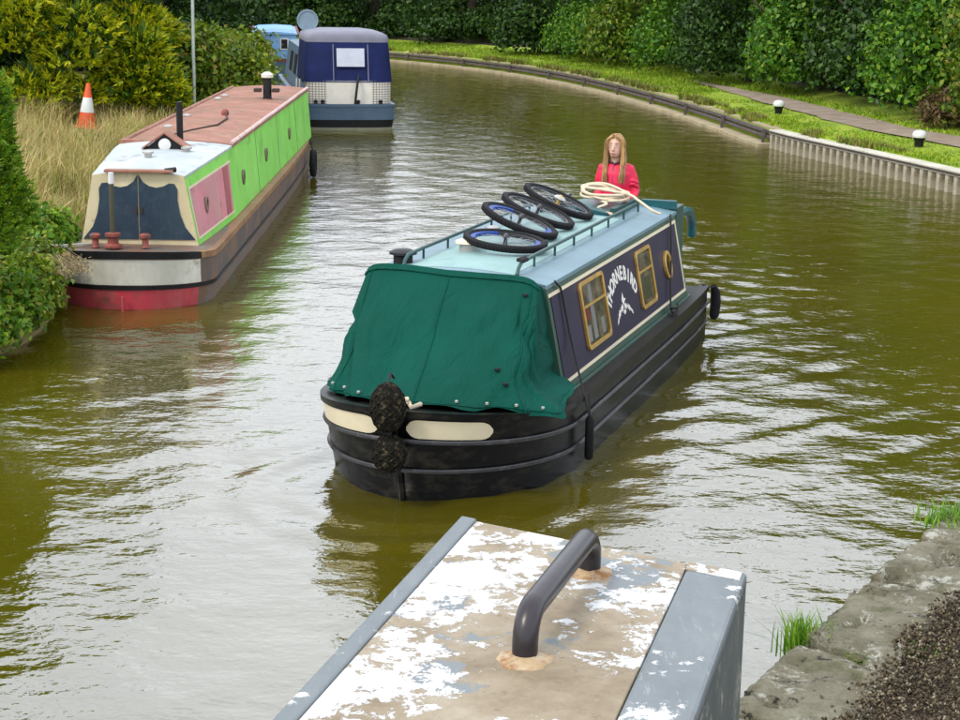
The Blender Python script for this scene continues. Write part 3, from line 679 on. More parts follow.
# name in an arch, each letter its own piece
M_letter = paint('letter_cream', (.68, .66, .60), .5, .06)
name_txt = 'THORNEBIRD'; cx, cy, rad = 2.005, .245, .395
for i, ch in enumerate(name_txt):
    a = R(148-116*i/(len(name_txt)-1)); V_, F_ = glyph(ch, .165, .0015, .006)
    ca, sa = math.cos(a-math.pi/2), math.sin(a-math.pi/2); px0, py0 = cx+rad*1.17*math.cos(a), cy+rad*.85*math.sin(a)-.02
    MB().add([side(px0+(x*.95)*ca-y*sa, py0+(x*.95)*sa+y*ca, .0085+z) for x, y, z in V_], F_).build('letter', M_letter, nb, fix=False)
def flat(poly, name, z=.0075, par=None):
    MB().prism(poly, z, z+.002).xf(side).build(name, M_letter, par or nb)
em = MB().prism([(1.95, .40), (2.0, .455), (2.02, .405), (2.08, .39), (2.03, .375), (2.0, .345), (1.965, .37)], .0075, .0095).xf(side).build('emblem', M_letter, nb)
for (x, y, rx, ry, t) in ((1.83, .30, .07, .03, .5), (1.93, .33, .06, .035, .3), (2.05, .33, .06, .03, -.2), (2.15, .30, .07, .03, -.5), (2.0, .29, .05, .025, 0), (1.76, .255, .05, .018, .7), (2.23, .255, .05, .018, -.7)):
    pl = []
    for k in range(14): a = k*6.283/14; q = 1 if k % 2 else .55; pl.append((x+rx*q*math.cos(a)*math.cos(t)-ry*q*math.sin(a)*math.sin(t), y+rx*q*math.cos(a)*math.sin(t)+ry*q*math.sin(a)*math.cos(t)))
    flat(pl, 'scroll_leaf', .0072, em)
# porthole aft
b = MB(); ringplate(b, [(3.68+.125*math.cos(k*.2618), .43+.135*math.sin(k*.2618)) for k in range(24)], [(3.68+.088*math.cos(k*.2618), .43+.098*math.sin(k*.2618)) for k in range(24)], .004, .035)
pho = b.xf(side).build('porthole', M_brass, nb, bevel=.004)
MB().prism([(3.68+.09*math.cos(k*.2618), .43+.10*math.sin(k*.2618)) for k in range(24)], .008, .014).xf(side).build('pane', paint('porthole_glass', (.02, .022, .02), .06), pho)
# ropes down the side
MB().tube([side(.12, .86, .04), side(.30, .78, .02), side(.30, .4, .03), (-.10, 1.0, .58), (-.02, 1.07, .42)], .009, 6).build('side_rope', M_darkrope, nb, 60)
MB().tube([side(4.06, .86, .03), side(3.9, .6, .03), side(3.45, .06, .04), side(3.40, .02, .06)], .009, 6).build('side_rope', M_darkrope, nb, 60)
MB().tube([(-3.42+.07*math.cos(k*.6), .955+.03*math.sin(k*.6), .565+.004*k) for k in range(16)], .010, 6).build('rope_end', M_darkrope, nb, 60)
# hand rails
for sv in (.46, -.45):
    us = [-.12, -.15, -.22]+[-.22-k*.3 for k in range(1, 13)]; z0 = camber(sv)
    pts = [(us[0], sv, z0+.005), (us[1], sv, z0+.05), (us[2], sv, z0+.085)]+[(u, sv, z0+.09) for u in us[3:]]
    r_ = MB().tube(pts, .015, 8).build('handrail', M_rail, nb, 60)
    for k in range(7):
        u = -.55-k*.56; MB().tube([(u, sv, z0-.01), (u, sv, z0+.08)], .010, 6).build('rail_post', M_rail, r_, 60)
# roof fittings
def vent(u, v, r, h, mat, capm, name='roof_vent'):
    z = camber(v)+.005; o = MB().lathe([(r*.8, -.01), (r*.8, h*.55), (r*.5, h*.6)], 18, (u, v, z)).build(name, mat, nb, 40)
    MB().lathe([(r*.4, h*.62), (r*1.15, h*.66), (r*1.12, h*.82), (r*.7, h*.97), (r*.1, h)], 18, (u, v, z)).build('cap', capm, o, 45)
vent(-.92, -.20, .10, .10, M_steel, M_cream); vent(-.34, -.54, .095, .11, M_black, M_black, 'flue_collar'); vent(-2.0, -.36, .06, .06, M_steel, M_steel)
MB().tube([(-.20, .46, 1.50), (-.26, .49, 1.505), (-.24, .43, 1.50), (-.30, .47, 1.51)], .018, 6).build('rope_knot', M_darkrope, nb, 60)
# hatch with runners and raised back lip
b = MB(); b.box(-4.25, -3.45, -.36, -.30, 1.40, 1.50); b.box(-4.25, -3.45, .30, .36, 1.40, 1.50)
MB().box(-4.30, -3.42, -.37, -.31, 1.40, 1.495).build('hatch_runner', M_rail, nb, bevel=.006); MB().box(-4.30, -3.42, .31, .37, 1.40, 1.495).build('hatch_runner', M_rail, nb, bevel=.006)
b = MB(); b.loft([[(u, -.30, 1.45), (u, -.1, 1.485), (u, .1, 1.485), (u, .30, 1.45), (u, .30, 1.425), (u, -.30, 1.425)] for u in (-3.40, -4.05)]); b.build('sliding_hatch', M_teal, nb, bevel=.008)
MB().box(-CL-.05, -CL+.0, .38, .73, 1.385, 1.47).build('rear_lip', M_teal, nb, bevel=.006)
MB().box(-CL-.35, -CL-.02, .66, .735, .50, 1.40).build('rear_screen', M_rail, nb, bevel=.01)
MB().box(-CL-.30, -CL-.02, -.70, -.64, .50, 1.36).build('rear_screen', M_rail, nb, bevel=.01)
MB().box(-4.98, -CL, -.86, .92, .30, .42).build('stern_deck', M_strake, nb)
MB().tube([(-4.55, .50, 1.14), (-5.0, .58, 1.235), (-5.35, .60, 1.245), (-5.62, .60, 1.20), (-5.76, .60, 1.08), (-5.79, .60, .92)], [.035, .04, .045, .05, .05, .045], 12).build('swan_neck', M_teal, nb, 60)
MB().tube([(-5.05, .55, .35), (-5.05, .575, 1.22)], .03, 10).build('rudder_stock', M_teal, nb, 60)
# canvas bow cover
def tarp():
    b = MB(); nph = 121; rings = []
    lev = [(0, .02), (.05, .05), (.1, .09), (.15, .13), (.22, .20), (.3, .27), (.38, .35), (.45, .42), (.52, .49), (.6, .56), (.66, .62), (.72, .68), (.77, .735), (.82, .79), (.86, .835), (.9, .88), (.93, .92), (.96, .96), (.98, .98), (1, 1)]
    for t, w in lev:
        ring = []; e = 9-6.2*t**1.5
        for i in range(nph):
            ph = -90+180*i/(nph-1); c_, s_ = max(0, math.cos(R(ph))), math.sin(R(abs(ph))); sg = 1 if ph >= 0 else -1
            L = .05+.99*w; flare = max(0, (t-.78)/.22)
            Wd = .685+.10*t+.13*flare**1.7
            u = L*c_**(2/e); v = sg*Wd*s_**(2/e)+.0+.065*t
            z = (1.425-.045*abs(s_)**3*(1-t)-(.0 if ph < 0 else .02)*(1-t)) * (1-t) + (.615+.03*c_)*t
            z += .035*(1-t)*(c_)
            fold = .012*math.sin(ph*.10+t*5)+.020*mnoise.noise(Vector((ph*.03, t*2.2, 4)))+.016*math.sin(ph*.30+1.5*t)*flare+.010*mnoise.noise(Vector((ph*.09, t*5, 9)))
            cr_ = abs(mnoise.noise(Vector((ph*.022+t*1.1, t*1.0-ph*.008, 2)))); fold -= .045*max(0, .16-cr_)/.16*min(1, t*3)
            cr2 = abs(mnoise.noise(Vector((ph*.045-t*1.9, t*1.6+ph*.012, 6)))); fold -= .022*max(0, .14-cr2)/.14*min(1, t*3)
            fl = max(0, 1-abs(ph-62)/26)*max(0, (t-.80)/.2); v += .17*fl; u += .03*fl; z -= .05*fl
            k = min(1, t*2.5); u += fold*k*c_; v += fold*k*sg*s_
            # scalloped hem with extra slack at the right corner
            if t == 1: z += .012*math.sin(ph*.24)-(.03*max(0, 1-abs(ph-62)/22))
            if t > .85: z -= .02*max(0, 1-abs(ph-62)/22)
            ring.append((u, v, z))
        ring += [(-.05, ring[-1][1], ring[-1][2]), (-.05, ring[0][1], ring[0][2])]
        rings.append(ring)
    v = [p for r_ in rings for p in r_]; n = nph+2; f = []
    for i in range(len(rings)-1):
        for j in range(n): f.append((i*n+j, i*n+(j+1) % n, (i+1)*n+(j+1) % n, (i+1)*n+j))
    f.append(tuple(range(n-1, -1, -1)))
    o = b.add(v, f).build('canvas_cover', M_canvas, nb, 70)
    for (i_, k_) in ((3, 82), (11, 76), (13, 84)): 
        p = Vector(rings[i_][k_]); MB().lathe([(.02, -.008), (.02, .006), (.008, .012)], 8, tuple(p+Vector((.012, .004, .006)))).build('fastener', M_black, o)
    for k_ in range(18, 108, 10):
        p = Vector(rings[17][k_]); MB().lathe([(.013, -.006), (.013, .008), (.005, .012)], 8, tuple(p+Vector((.012, 0, .006)))).build('press_stud', M_steel, o)
    for k_ in (34, 60, 90): MB().tube([Vector(rings[i_][k_])+Vector((.003, 0, .001)) for i_ in range(1, 20)], .0055, 5).build('seam', M_canvas, o, 60)
    MB().tube([Vector(rings[18][k])+Vector((.003, 0, .0)) for k in range(2, 119)], .006, 5).build('seam', M_canvas, o, 60)
    # seam ridge along the top edge
    MB().tube([Vector(rings[1][k])+Vector((.004, 0, .006)) for k in range(8, 113)], .009, 6).build('seam', M_canvas, o, 60)
tarp()
MB().tube([(1.22, .02, .66), (1.30, .04, .72), (1.25, .12, .74), (1.18, .10, .70), (1.28, .16, .69), (1.2, .2, .70)], .017, 8).build('bow_rope', M_rope, nb, 60)
# --- things on and about the boat, each its own
def b2w(u, v, z): return Vector((BO[0]+u*BF[0]+v*BL[0], BO[1]+u*BF[1]+v*BL[1], z))
M_fender = paint('rope_fender', (.012, .011, .008), .95, .5, 30, (.11, .09, .045), (.55, .70), 30, bump=.9, fine=60, spec=.1)
def rope_fender(loc, rx, rz, lab, seed):
    r = empty('rope_fender', loc, nb.rotation_euler.z); tag(r, lab, 'fender', 'woven rope fenders on the bow')
    prof = [(rx*.25, -rz), (rx*.68, -rz*.82), (rx*.95, -rz*.42), (rx, 0), (rx*.95, rz*.42), (rx*.7, rz*.8), (rx*.3, rz)]
    MB().lathe(prof, 20).build('core', M_fender, r, 60)
    b = MB()
    for i in range(9):
        for s_ in (1, -1):
            pts = []
            for k in range(13):
                t = -1+2*k/12; rr_ = rx*math.sqrt(max(.05, 1-(t*.97)**2))*1.04; a = i*6.283/9+s_*t*1.5; pts.append((rr_*math.cos(a), rr_*math.sin(a), t*rz))
            b.tube(pts, .008, 5)
    o = b.build('rope_weave', M_fender, r, 60); o['kind'] = 'stuff'
    MB().tube([(0, 0, rz*.9), (-.05, 0, rz+.06), (-.09, .01, rz+.02)], .010, 6).build('hanging_rope', M_darkrope, r, 60)
    MB().tube([(0, 0, -rz*.9), (-.02, 0, -rz-.05)], .010, 6).build('tail_rope', M_darkrope, r, 60)
rope_fender(b2w(1.50, .075, .735), .115, .165, 'oval woven rope fender on the bow deck edge of the green boat', 1)
rope_fender(b2w(1.47, .075, .405), .115, .125, 'round black rope fender hanging against the bow just above the water', 2)
r = empty('hull_fender', b2w(-.02, 1.08, .24), nb.rotation_euler.z); tag(r, 'slim black tube fender hanging at the shoulder of the green boat', 'fender')
MB().tube([(0, 0, -.17), (0, 0, -.15), (0, 0, .13), (0, 0, .17)], [.018, .034, .034, .014], 10).build('body', M_rubber, r, 60)
MB().tube([(0, 0, .16), (0, -.015, .34)], .008, 6).build('lanyard', M_darkrope, r, 60)
r = empty('stern_fender', b2w(-5.10, .96, .36), nb.rotation_euler.z); tag(r, 'worn black rubber fender hanging off the stern corner of the green boat', 'fender')
MB().tube([(0, .03, .17), (-.04, .045, .10), (-.05, .05, -.02), (-.02, .045, -.14), (0, .04, -.17)], [.03, .05, .055, .05, .03], 10).build('body', M_rubber, r, 60)
MB().tube([(0, .03, .15), (.10, -.06, .19)], .010, 6).build('lanyard', M_darkrope, r, 60)
# bicycle wheels
M_tyre = paint('tyre', (.009, .009, .010), .75, .3, 20, bump=.3, spec=.2)
M_blue = paint('rim_blue', (.008, .045, .24), .5); M_rimblk = paint('rim_black', (.03, .03, .034), .4); M_spoke = paint('spoke_steel', (.35, .35, .36), .35, metal=.8)
def wheel(uvz, rot, blue, lab, hubm):
    r = empty('bicycle_wheel', b2w(*uvz)); tag(r, lab, 'wheel', 'bicycle wheels on the roof of the green boat')
    r.rotation_euler = (Matrix.Rotation(nb.rotation_euler.z, 3, 'Z') @ Matrix.Rotation(rot[0], 3, 'X') @ Matrix.Rotation(rot[1], 3, 'Y')).to_euler()
    n = 56; ring = lambda q, z=0: [(q*math.cos(k*6.28318/n), q*math.sin(k*6.28318/n), z) for k in range(n)]
    ty = MB().tube(ring(.310), .031, 10, True).build('tyre', M_tyre, r, 60)
    kb = MB()
    for k in range(64):
        a = k*6.28318/64; c_, s_ = math.cos(a), math.sin(a)
        for zz_ in (-.012, .012):
            b_ = MB().box(.334, .3425, -.006, .006, zz_-.007, zz_+.007); b_.xf(lambda x, y, z: (x*c_-y*s_, x*s_+y*c_, z)); kb.add(b_.v, b_.f)
    kb.build('tread_knobs', M_tyre, ty)['kind'] = 'stuff'
    rings = [ring(.286, -.012), ring(.286, .012), ring(.262, .010), ring(.262, -.010)]
    MB().loft([[rings[j][k] for j in range(4)] for k in range(n)], True, False, True).build('rim', M_rimblk, r, 40)
    if blue:
        for a0 in (.6, 3.7):
            rg = [];
            for k in range(15):
                a = a0+k*.11; rg.append([(q*math.cos(a), q*math.sin(a), z) for q, z in ((.284, -.014), (.284, .0145), (.246, .0145), (.246, -.014))])
            MB().loft(rg).build('rim_decal', M_blue, r, 40)
    MB().lathe([(.012, -.06), (.03, -.035), (.03, -.03), (.016, -.025), (.016, .025), (.03, .03), (.03, .035), (.012, .06)], 14).build('hub', hubm, r, 40)
    if hubm is M_brass: MB().lathe([(.055, .026), (.06, .03), (.045, .045), (.035, .05)], 16).build('sprocket', M_steel, r, 30)
    for k in range(24):
        a = k*6.28318/24; h_ = a+(.5 if k % 2 else -.5); z_ = .03 if k % 4 < 2 else -.03
        MB().tube([(.027*math.cos(h_), .027*math.sin(h_), z_), (.264*math.cos(a), .264*math.sin(a), 0)], .0018, 4).build('spoke', M_spoke, r)
wheel((-1.06, .06, 1.505), (R(-6), R(1)), True, 'nearest bicycle wheel with blue rim patches lying almost flat on the roof', M_rimblk)
wheel((-1.72, -.03, 1.578), (R(-21), R(-2)), True, 'second bicycle wheel from the front, tilted, with blue rim patches', M_rimblk)
wheel((-2.34, -.06, 1.582), (R(-22), R(-2)), False, 'third bicycle wheel from the front, tilted, all black', M_rimblk)
wheel((-2.98, -.06, 1.588), (R(-23), R(-2)), False, 'tilted bicycle wheel furthest back with a sprocket on its hub', M_brass)
# rope coil
r = empty('rope_coil', b2w(-3.86, .16, 1.50), nb.rotation_euler.z); tag(r, 'loose coil of pale rope on the hatch in front of the woman', 'rope')
pts = []
for k in range(150):
    a = k*6.283/26; w = 1+.10*math.sin(k*.35); pts.append((.15*math.cos(a)*w+.012*math.sin(k*.9), .215*math.sin(a)*w-.02, .045+.0004*k+.035*math.cos(a+2.5)+.010*math.sin(a*2+k*.05)))
MB().tube(pts, .0125, 7).build('coils', M_rope, r, 60)
MB().tube(resample3([pts[-1], (.06, .20, .085), (.10, .34, .03), (.15, .48, -.045), (.14, .56, -.075)]), .013, 7).build('loose_end', M_rope, r, 60)
MB().tube(resample3([pts[0], (.22, .06, .0), (.30, .0, -.03), (.38, .04, -.05), (.46, .18, -.06)]), .013, 7).build('loose_end', M_rope, r, 60)
r = empty('black_bag', b2w(-3.45, -.30, 1.47), nb.rotation_euler.z+.15); tag(r, 'long flat black bag lying on the roof behind the wheels', 'bag')
b = MB(); rings = []
for k in range(15):
    t = -1+2*k/14; q = (1-t**6)**.5*.9+.1; rings.append([((.07*q)*math.cos(a)+.01*math.sin(k*1.7), t*.26, .038+.045*q*math.sin(a)+.008*math.sin(k*2.1)) for a in [j*6.283/12 for j in range(12)]])
b.loft(rings).build('body', M_rubber, r, 60); MB().tube([(-.03, -.15, .08), (0, -.05, .105), (.02, .06, .10), (.01, .15, .08)], .010, 6).build('strap', M_black, r, 60)

# ================================================================== the woman at the tiller
M_skin = paint('skin', (.56, .33, .24), .5, .07, 6, bump=.02)
M_jacket = paint('pink_jacket', (.66, .007, .058), .6, .16, 6, (.42, .004, .03), (.5, .7), 9, bump=.7, fine=14)
M_jeans = paint('dark_trousers', (.03, .035, .06), .8)
M_hair = paint('fair_hair', (.42, .25, .095), .5, .4, 26, (.20, .10, .035), (.45, .62), 30, stretch=(1, 1, .12), bump=.6, fine=60)
M_shoe = paint('shoe', (.03, .028, .026), .7)
def ell(b, c, rx, ry, rz, n=16, m=9):
    rings = []
    for i in range(1, m): a = math.pi*i/m; rings.append([(c[0]+rx*math.sin(a)*math.cos(k*6.283/n), c[1]+ry*math.sin(a)*math.sin(k*6.283/n), c[2]-rz*math.cos(a)) for k in range(n)])
    return b.loft(rings)
def sect(b, secs, n=20):   # (x, y, z, rx, ry)
    return b.loft([[(x+rx*math.cos(k*6.2832/n), y+ry*math.sin(k*6.2832/n), z) for k in range(n)] for x, y, z, rx, ry in secs])
def remeshed(b, name, mat, parent, vox, smooth_it=4):
    o = b.build(name+'_src', mat); m = o.modifiers.new('r', 'REMESH'); m.mode = 'VOXEL'; m.voxel_size = vox; m.use_smooth_shade = True
    s_ = o.modifiers.new('s', 'SMOOTH'); s_.iterations = smooth_it; s_.factor = .5
    dg = bpy.context.evaluated_depsgraph_get(); me = bpy.data.meshes.new_from_object(o.evaluated_get(dg)); me.name = name
    me.materials.clear(); me.materials.append(mat); me.shade_smooth(); bpy.data.objects.remove(o)
    q = bpy.data.objects.new(name, me); col.objects.link(q); q.parent = parent; return q
wm = empty('person', b2w(-4.56, .065, .42)); wm.rotation_euler = (0, 0, -.30)
tag(wm, 'woman with long fair hair in a bright pink jacket at the green boat stern', 'person')
SH, EL, WR = (.125, .015, 1.315), (.185, .03, 1.09), (.165, -.19, 1.005)
SH2, EL2, WR2 = (-.125, .015, 1.315), (-.17, .05, 1.08), (-.165, -.10, .90)
def hand(b, wr, d, side_):
    d = Vector(d).normalized(); s_ = Vector((1, 0, 0)); s_ = (s_-d*s_.dot(d)).normalized(); n_ = d.cross(s_); w = Vector(wr)
    b.tube([w-d*.01, w+d*.035, w+d*.085], [.026, .034, .034], 10, flat=.5)
    for k, (o_, ln) in enumerate(((-.027, .062), (-.009, .072), (.009, .068), (.026, .053))):
        p0 = w+d*.078+s_*o_; p1 = p0+d*ln*.5-Vector((0, 0, .006)); p2 = p1+d*ln*.4-Vector((0, 0, .022)); b.tube([p0, p1, p2], [.0095, .009, .0075], 7)
    t0 = w+d*.03-s_*side_*.022; b.tube([t0, t0+d*.025-s_*side_*.022, t0+d*.055-s_*side_*.026], [.012, .0105, .008], 7)
hr = Matrix.Rotation(-.10, 3, 'Z')
def HX(p): q = hr @ Vector((p[0], p[1]-.005, 0)); return (q.x, q.y-.012, p[2])
b = MB()
sect(b, [(0, .0, .80, .15, .105), (0, 0, .88, .16, .115), (0, 0, .98, .135, .10), (0, 0, 1.06, .118, .09), (0, -.005, 1.18, .135, .10), (0, 0, 1.28, .145, .092), (0, .005, 1.335, .125, .072), (0, .005, 1.375, .065, .055)])
sect(b, [(0, .008, 1.36, .056, .055), (0, .0, 1.42, .049, .05), (0, -.005, 1.47, .05, .052)], 14)
hd_ = MB(); ell(hd_, (0, 0, 1.545), .073, .09, .10); sect(hd_, [(0, -.03, 1.425, .022, .022), (0, -.028, 1.44, .045, .052), (0, -.018, 1.475, .060, .070), (0, -.008, 1.51, .068, .080)], 16)
hd_.tube([(0, -.083, 1.555), (0, -.098, 1.52), (0, -.104, 1.507), (0, -.088, 1.498)], [.010, .013, .015, .010], 8)
for s_ in (-1, 1): ell(hd_, (s_*.074, .012, 1.53), .010, .022, .030, 8, 6)
hd_.tube([(-.024, -.083, 1.470), (0, -.091, 1.469), (.024, -.083, 1.470)], .007, 6)
hd_.xf(lambda x, y, z: HX((x, y, z))); b.add(hd_.v, hd_.f)
for S_, E_, W_, s_ in ((SH, EL, WR, 1), (SH2, EL2, WR2, -1)):
    b.tube([S_, tuple((a+c)/2 for a, c in zip(S_, E_)), E_, tuple((a+c)/2 for a, c in zip(E_, W_)), W_], [.05, .044, .037, .034, .025], 12)
    hand(b, W_, Vector(W_)-Vector(E_) if s_ > 0 else Vector((0, -.5, -.6)), s_)
for s_ in (-1, 1):
    b.tube([(s_*.085, 0, .86), (s_*.09, -.005, .66), (s_*.09, -.01, .46), (s_*.09, .012, .28), (s_*.09, .01, .07)], [.088, .075, .053, .055, .038], 12)
    b.tube([(s_*.09, .045, .035), (s_*.092, -.03, .038), (s_*.098, -.12, .03), (s_*.10, -.16, .025)], [.035, .036, .034, .022], 10, flat=.8)
remeshed(b, 'body', M_skin, wm, .006)
b = MB()
sect(b, [(0, 0, .84, .172, .13), (0, 0, .90, .178, .135), (0, 0, .98, .165, .125), (0, -.003, 1.06, .146, .118), (0, -.008, 1.18, .160, .126), (0, -.003, 1.27, .168, .116), (0, .005, 1.33, .150, .095), (0, .014, 1.36, .105, .078), (0, .024, 1.38, .078, .060)])
b.tube([(.09, .012, 1.345), SH, (.162, .02, 1.22), EL, (.183, -.07, 1.048), (.168, -.165, 1.012)], [.035, .060, .060, .056, .050, .042], 14)
b.tube([(-.09, .012, 1.345), SH2, (-.155, .03, 1.21), EL2, (-.17, -.02, .99), (-.166, -.09, .915)], [.035, .060, .060, .056, .050, .042], 14)
for z_, a_ in ((1.20, .25), (1.08, -.2), (1.16, .5)):   # sleeve folds
    b.tube([(.12+.03*a_, -.045, z_), (.19, -.04, z_+.02*a_), (.235, 0, z_-.02)], .010, 6)
jk = remeshed(b, 'jacket', M_jacket, wm, .009, 3)
MB().tube([(-.01, -.07, 1.37), (-.008, -.096, 1.32), (-.004, -.132, 1.20), (0, -.122, 1.05), (0, -.136, .90)], .006, 6).build('zip', paint('zip', (.30, .02, .05), .5), jk, 60)
MB().tube([(-.065, -.02, 1.40), (-.045, -.055, 1.385), (0, -.072, 1.365), (.045, -.055, 1.385), (.065, -.02, 1.40)], .012, 8).build('collar', paint('dark_scarf', (.06, .03, .035), .8), jk, 60)
b = MB(); sect(b, [(0, 0, .78, .165, .115), (0, 0, .88, .172, .122), (0, 0, .93, .155, .112)])
for s_ in (-1, 1): b.tube([(s_*.085, 0, .86), (s_*.09, -.005, .66), (s_*.09, -.01, .46), (s_*.09, .012, .28), (s_*.09, .01, .06)], [.096, .084, .065, .064, .055], 12)
remeshed(b, 'trousers', M_jeans, wm, .011)
b = MB()
for s_ in (-1, 1): b.tube([(s_*.09, .055, .04), (s_*.092, -.03, .045), (s_*.098, -.12, .035), (s_*.10, -.175, .03)], [.040, .044, .042, .028], 10, flat=.85)
sh = remeshed(b, 'shoes', M_shoe, wm, .008)
# hair: cap, centre-right parting and two long falls over the chest
b = MB(); h1 = MB(); ell(h1, (0, .018, 1.562), .081, .098, .101)
h1.tube([(-.03, .085, 1.56), (-.02, .10, 1.45), (-.01, .10, 1.34)], [.06, .07, .06], 10)
for s_ in (-1, 1):
    h1.tube([(s_*.030, -.060, 1.640), (s_*.066, -.048, 1.590), (s_*.077, -.035, 1.52), (s_*.080, -.035, 1.45), (s_*.080, -.075, 1.36), (s_*.080, -.112, 1.28), (s_*.074, -.13, 1.23)], [.014, .015, .017, .020, .022, .019, .006], 10, flat=1.0)
    h1.tube([(s_*.06, .0, 1.60), (s_*.078, .0, 1.50), (s_*.086, .01, 1.40), (s_*.092, -.03, 1.32), (s_*.088, -.08, 1.26)], [.024, .025, .025, .021, .008], 10)
h1.xf(lambda x, y, z: HX((x, y, z)) if z > 1.42 else tuple(Vector(HX((x, y, z))).lerp(Vector((x, y, z)), min(1, (1.42-z)/.1))))
b.add(h1.v, h1.f); hair = remeshed(b, 'hair', M_hair, wm, .008, 2)
st = MB(); rs2 = random.Random(5)
for i in range(150):
    s_ = rs2.choice((-1, 1)); a = rs2.uniform(-.028, .032); dz = rs2.uniform(-.05, .02); e = rs2.uniform(-.008, .016)
    q = [(s_*(.02+a*.3), -.045+a, 1.662-abs(a)), (s_*(.071+e), -.036+a, 1.595), (s_*(.086+e), -.03+a, 1.50), (s_*(.090+e), -.065+a, 1.38), (s_*(.090+a*.6), -.11+a*.6-e, 1.28), (s_*(.082+a), -.135+a*.5, 1.22+dz)]
    q = [HX(p) if p[2] > 1.42 else tuple(Vector(HX(p)).lerp(Vector(p), min(1, (1.42-p[2])/.1))) for p in q]; wv = rs2.uniform(0, 6); q = [(x+.006*math.sin(wv+z*30), y+.005*math.cos(wv+z*26), z) for x, y, z in resample3(q, 4)]; st.tube(q, [.0035+.0015*math.sin(k/len(q)*3.1) if k < len(q)-3 else .0015 for k in range(len(q))], 4)
st.build('strands', M_hair, hair, 60)['kind'] = 'stuff'
M_eyew = paint('eye_white', (.7, .68, .65), .3); M_iris = paint('iris', (.05, .07, .09), .2); M_brow = paint('brow', (.20, .12, .06), .8); M_lip = paint('lips', (.48, .17, .15), .5)
for s_ in (-1, 1):
    e = MB(); ell(e, (s_*.029, -.0735, 1.547), .0125, .009, .0050, 10, 7); e.xf(lambda x, y, z: HX((x, y, z))); eo = e.build('eye', M_eyew, wm, 60)
    e = MB(); ell(e, (s_*.029, -.0800, 1.547), .0062, .004, .0050, 8, 6); e.xf(lambda x, y, z: HX((x, y, z))); e.build('iris', M_iris, eo, 60)
    MB().tube([HX((s_*.012, -.086, 1.565)), HX((s_*.03, -.084, 1.570)), HX((s_*.048, -.070, 1.564))], [.003, .0045, .002], 6).build('eyebrow', M_brow, wm, 60)
MB().tube([HX((-.025, -.086, 1.470)), HX((-.008, -.097, 1.4735)), HX((.008, -.097, 1.4735)), HX((.025, -.086, 1.470))], [.002, .006, .006, .002], 6).build('mouth', M_lip, wm, 60)
#@@PART3
# ================================================================== moored pink and green narrowboat
PO = Vector((-3.80, 18.72, 0)); PF = Vector((.012, -1, 0)).normalized(); PL = Vector((1, .012, 0)).normalized()
pb = empty('moored_narrowboat', PO, math.atan2(PF.y, PF.x))
tag(pb, 'weathered pink and lime green narrowboat moored along the left bank', 'narrowboat')
def p2w(u, v, z): return PO+PF*u+PL*v+Vector((0, 0, z))
def weathered(name, c, chips, c2, amt=(.56, .72), sc=5, rough=.6, streak=True):
    m = NM(name); a = lin(c) if isinstance(c, str) else c
    cc = m.ramp(m.noise(2, 5), [(.3, tuple(x*.82 for x in a)), (.7, tuple(min(1, x*1.12) for x in a))])
    cc = m.mix(m.mask(m.noise(3.2, 9, .72, (1, 1, .22) if streak else None), .44, .66), cc, c2)
    cc = m.mix(m.mask(m.noise(sc, 11, .78), amt[0]-.045, amt[1]-.08), cc, chips)
    cc = m.mix(m.mask(m.noise(sc*.35, 9, .75), .56, .70), cc, m.mix(.55, chips, (.09, .07, .045)))
    m.set(cc, rough); m.bump(m.noise(28, 5), .3, .006); return m.m
M_pink = weathered('pink_side', (.55, .20, .235), (.42, .12, .12), (.42, .24, .22), (.64, .78))
M_lime = weathered('lime_side', (.20, .60, .075), (.12, .36, .05), (.25, .55, .10), (.66, .80))
M_rustside = weathered('rusty_hull', (.155, .085, .055), (.07, .065, .07), (.20, .11, .045), (.48, .66), 3)
M_rustrail = weathered('rusty_gunwale', (.27, .12, .045), (.10, .06, .04), (.30, .18, .07), (.55, .75), 4)
M_greyhull = weathered('grey_hull', (.13, .12, .115), (.16, .08, .04), (.085, .075, .065), (.46, .66), 4)
M_bowred = weathered('bow_red', (.46, .035, .055), (.26, .05, .045), (.36, .10, .09), (.60, .78))
M_bowwhite = weathered('bow_white', (.62, .60, .52), (.34, .26, .16), (.48, .46, .36), (.62, .80))
M_roofrust = weathered('roof_red_oxide', (.285, .110, .075), (.20, .10, .05), (.34, .18, .12), (.50, .70), 2.2, .75, False)
M_roofwhite = weathered('roof_white', (.42, .46, .47), (.24, .18, .13), (.33, .38, .40), (.62, .76), 5, .6, False)
M_frontcream = weathered('front_cream', (.60, .52, .33), (.30, .20, .10), (.50, .42, .24), (.62, .78))
M_frontblue = weathered('door_blue', (.007, .022, .045), (.025, .055, .075), (.014, .036, .055), (.54, .78), 7)
M_bollred = paint('bollard_red', (.25, .055, .04), .65, .3, 9, (.08, .045, .03), (.46, .66), 16)
M_greytrim = weathered('pink_white_trim', (.56, .36, .32), (.30, .14, .10), (.5, .42, .38), (.56, .74), 8)
pc = lambda u: -.06*max(0, u)
HP = Hull(13.35, .74, .86, 2.0, 2.3, .80, .84, .56, .64, pc, .8)
HP.shell().build('hull', M_greyhull, pb, 50)
HP.band(.0, .36, .006, -62, 60, 4).build('bow_band_red', M_bowred, pb, 60)
HP.band(.355, .425, .018, -180, 180, 4).build('lower_guard', M_black, pb, 40)
HP.band(.44, .88, .006, -66, 62, 4).build('bow_band_white', M_bowwhite, pb, 60)
HP.band(.43, .90, .004, 62.5, 180, 4).build('rusty_side_band', M_rustside, pb, 60)
HP.band(.90, 1.02, .022, -180, 62, 4, th=.10).build('bow_rail', M_black, pb, 40)
HP.band(.90, 1.02, .022, 62.5, 180, 4, th=.12).build('gunwale_rail', M_rustrail, pb, 40)
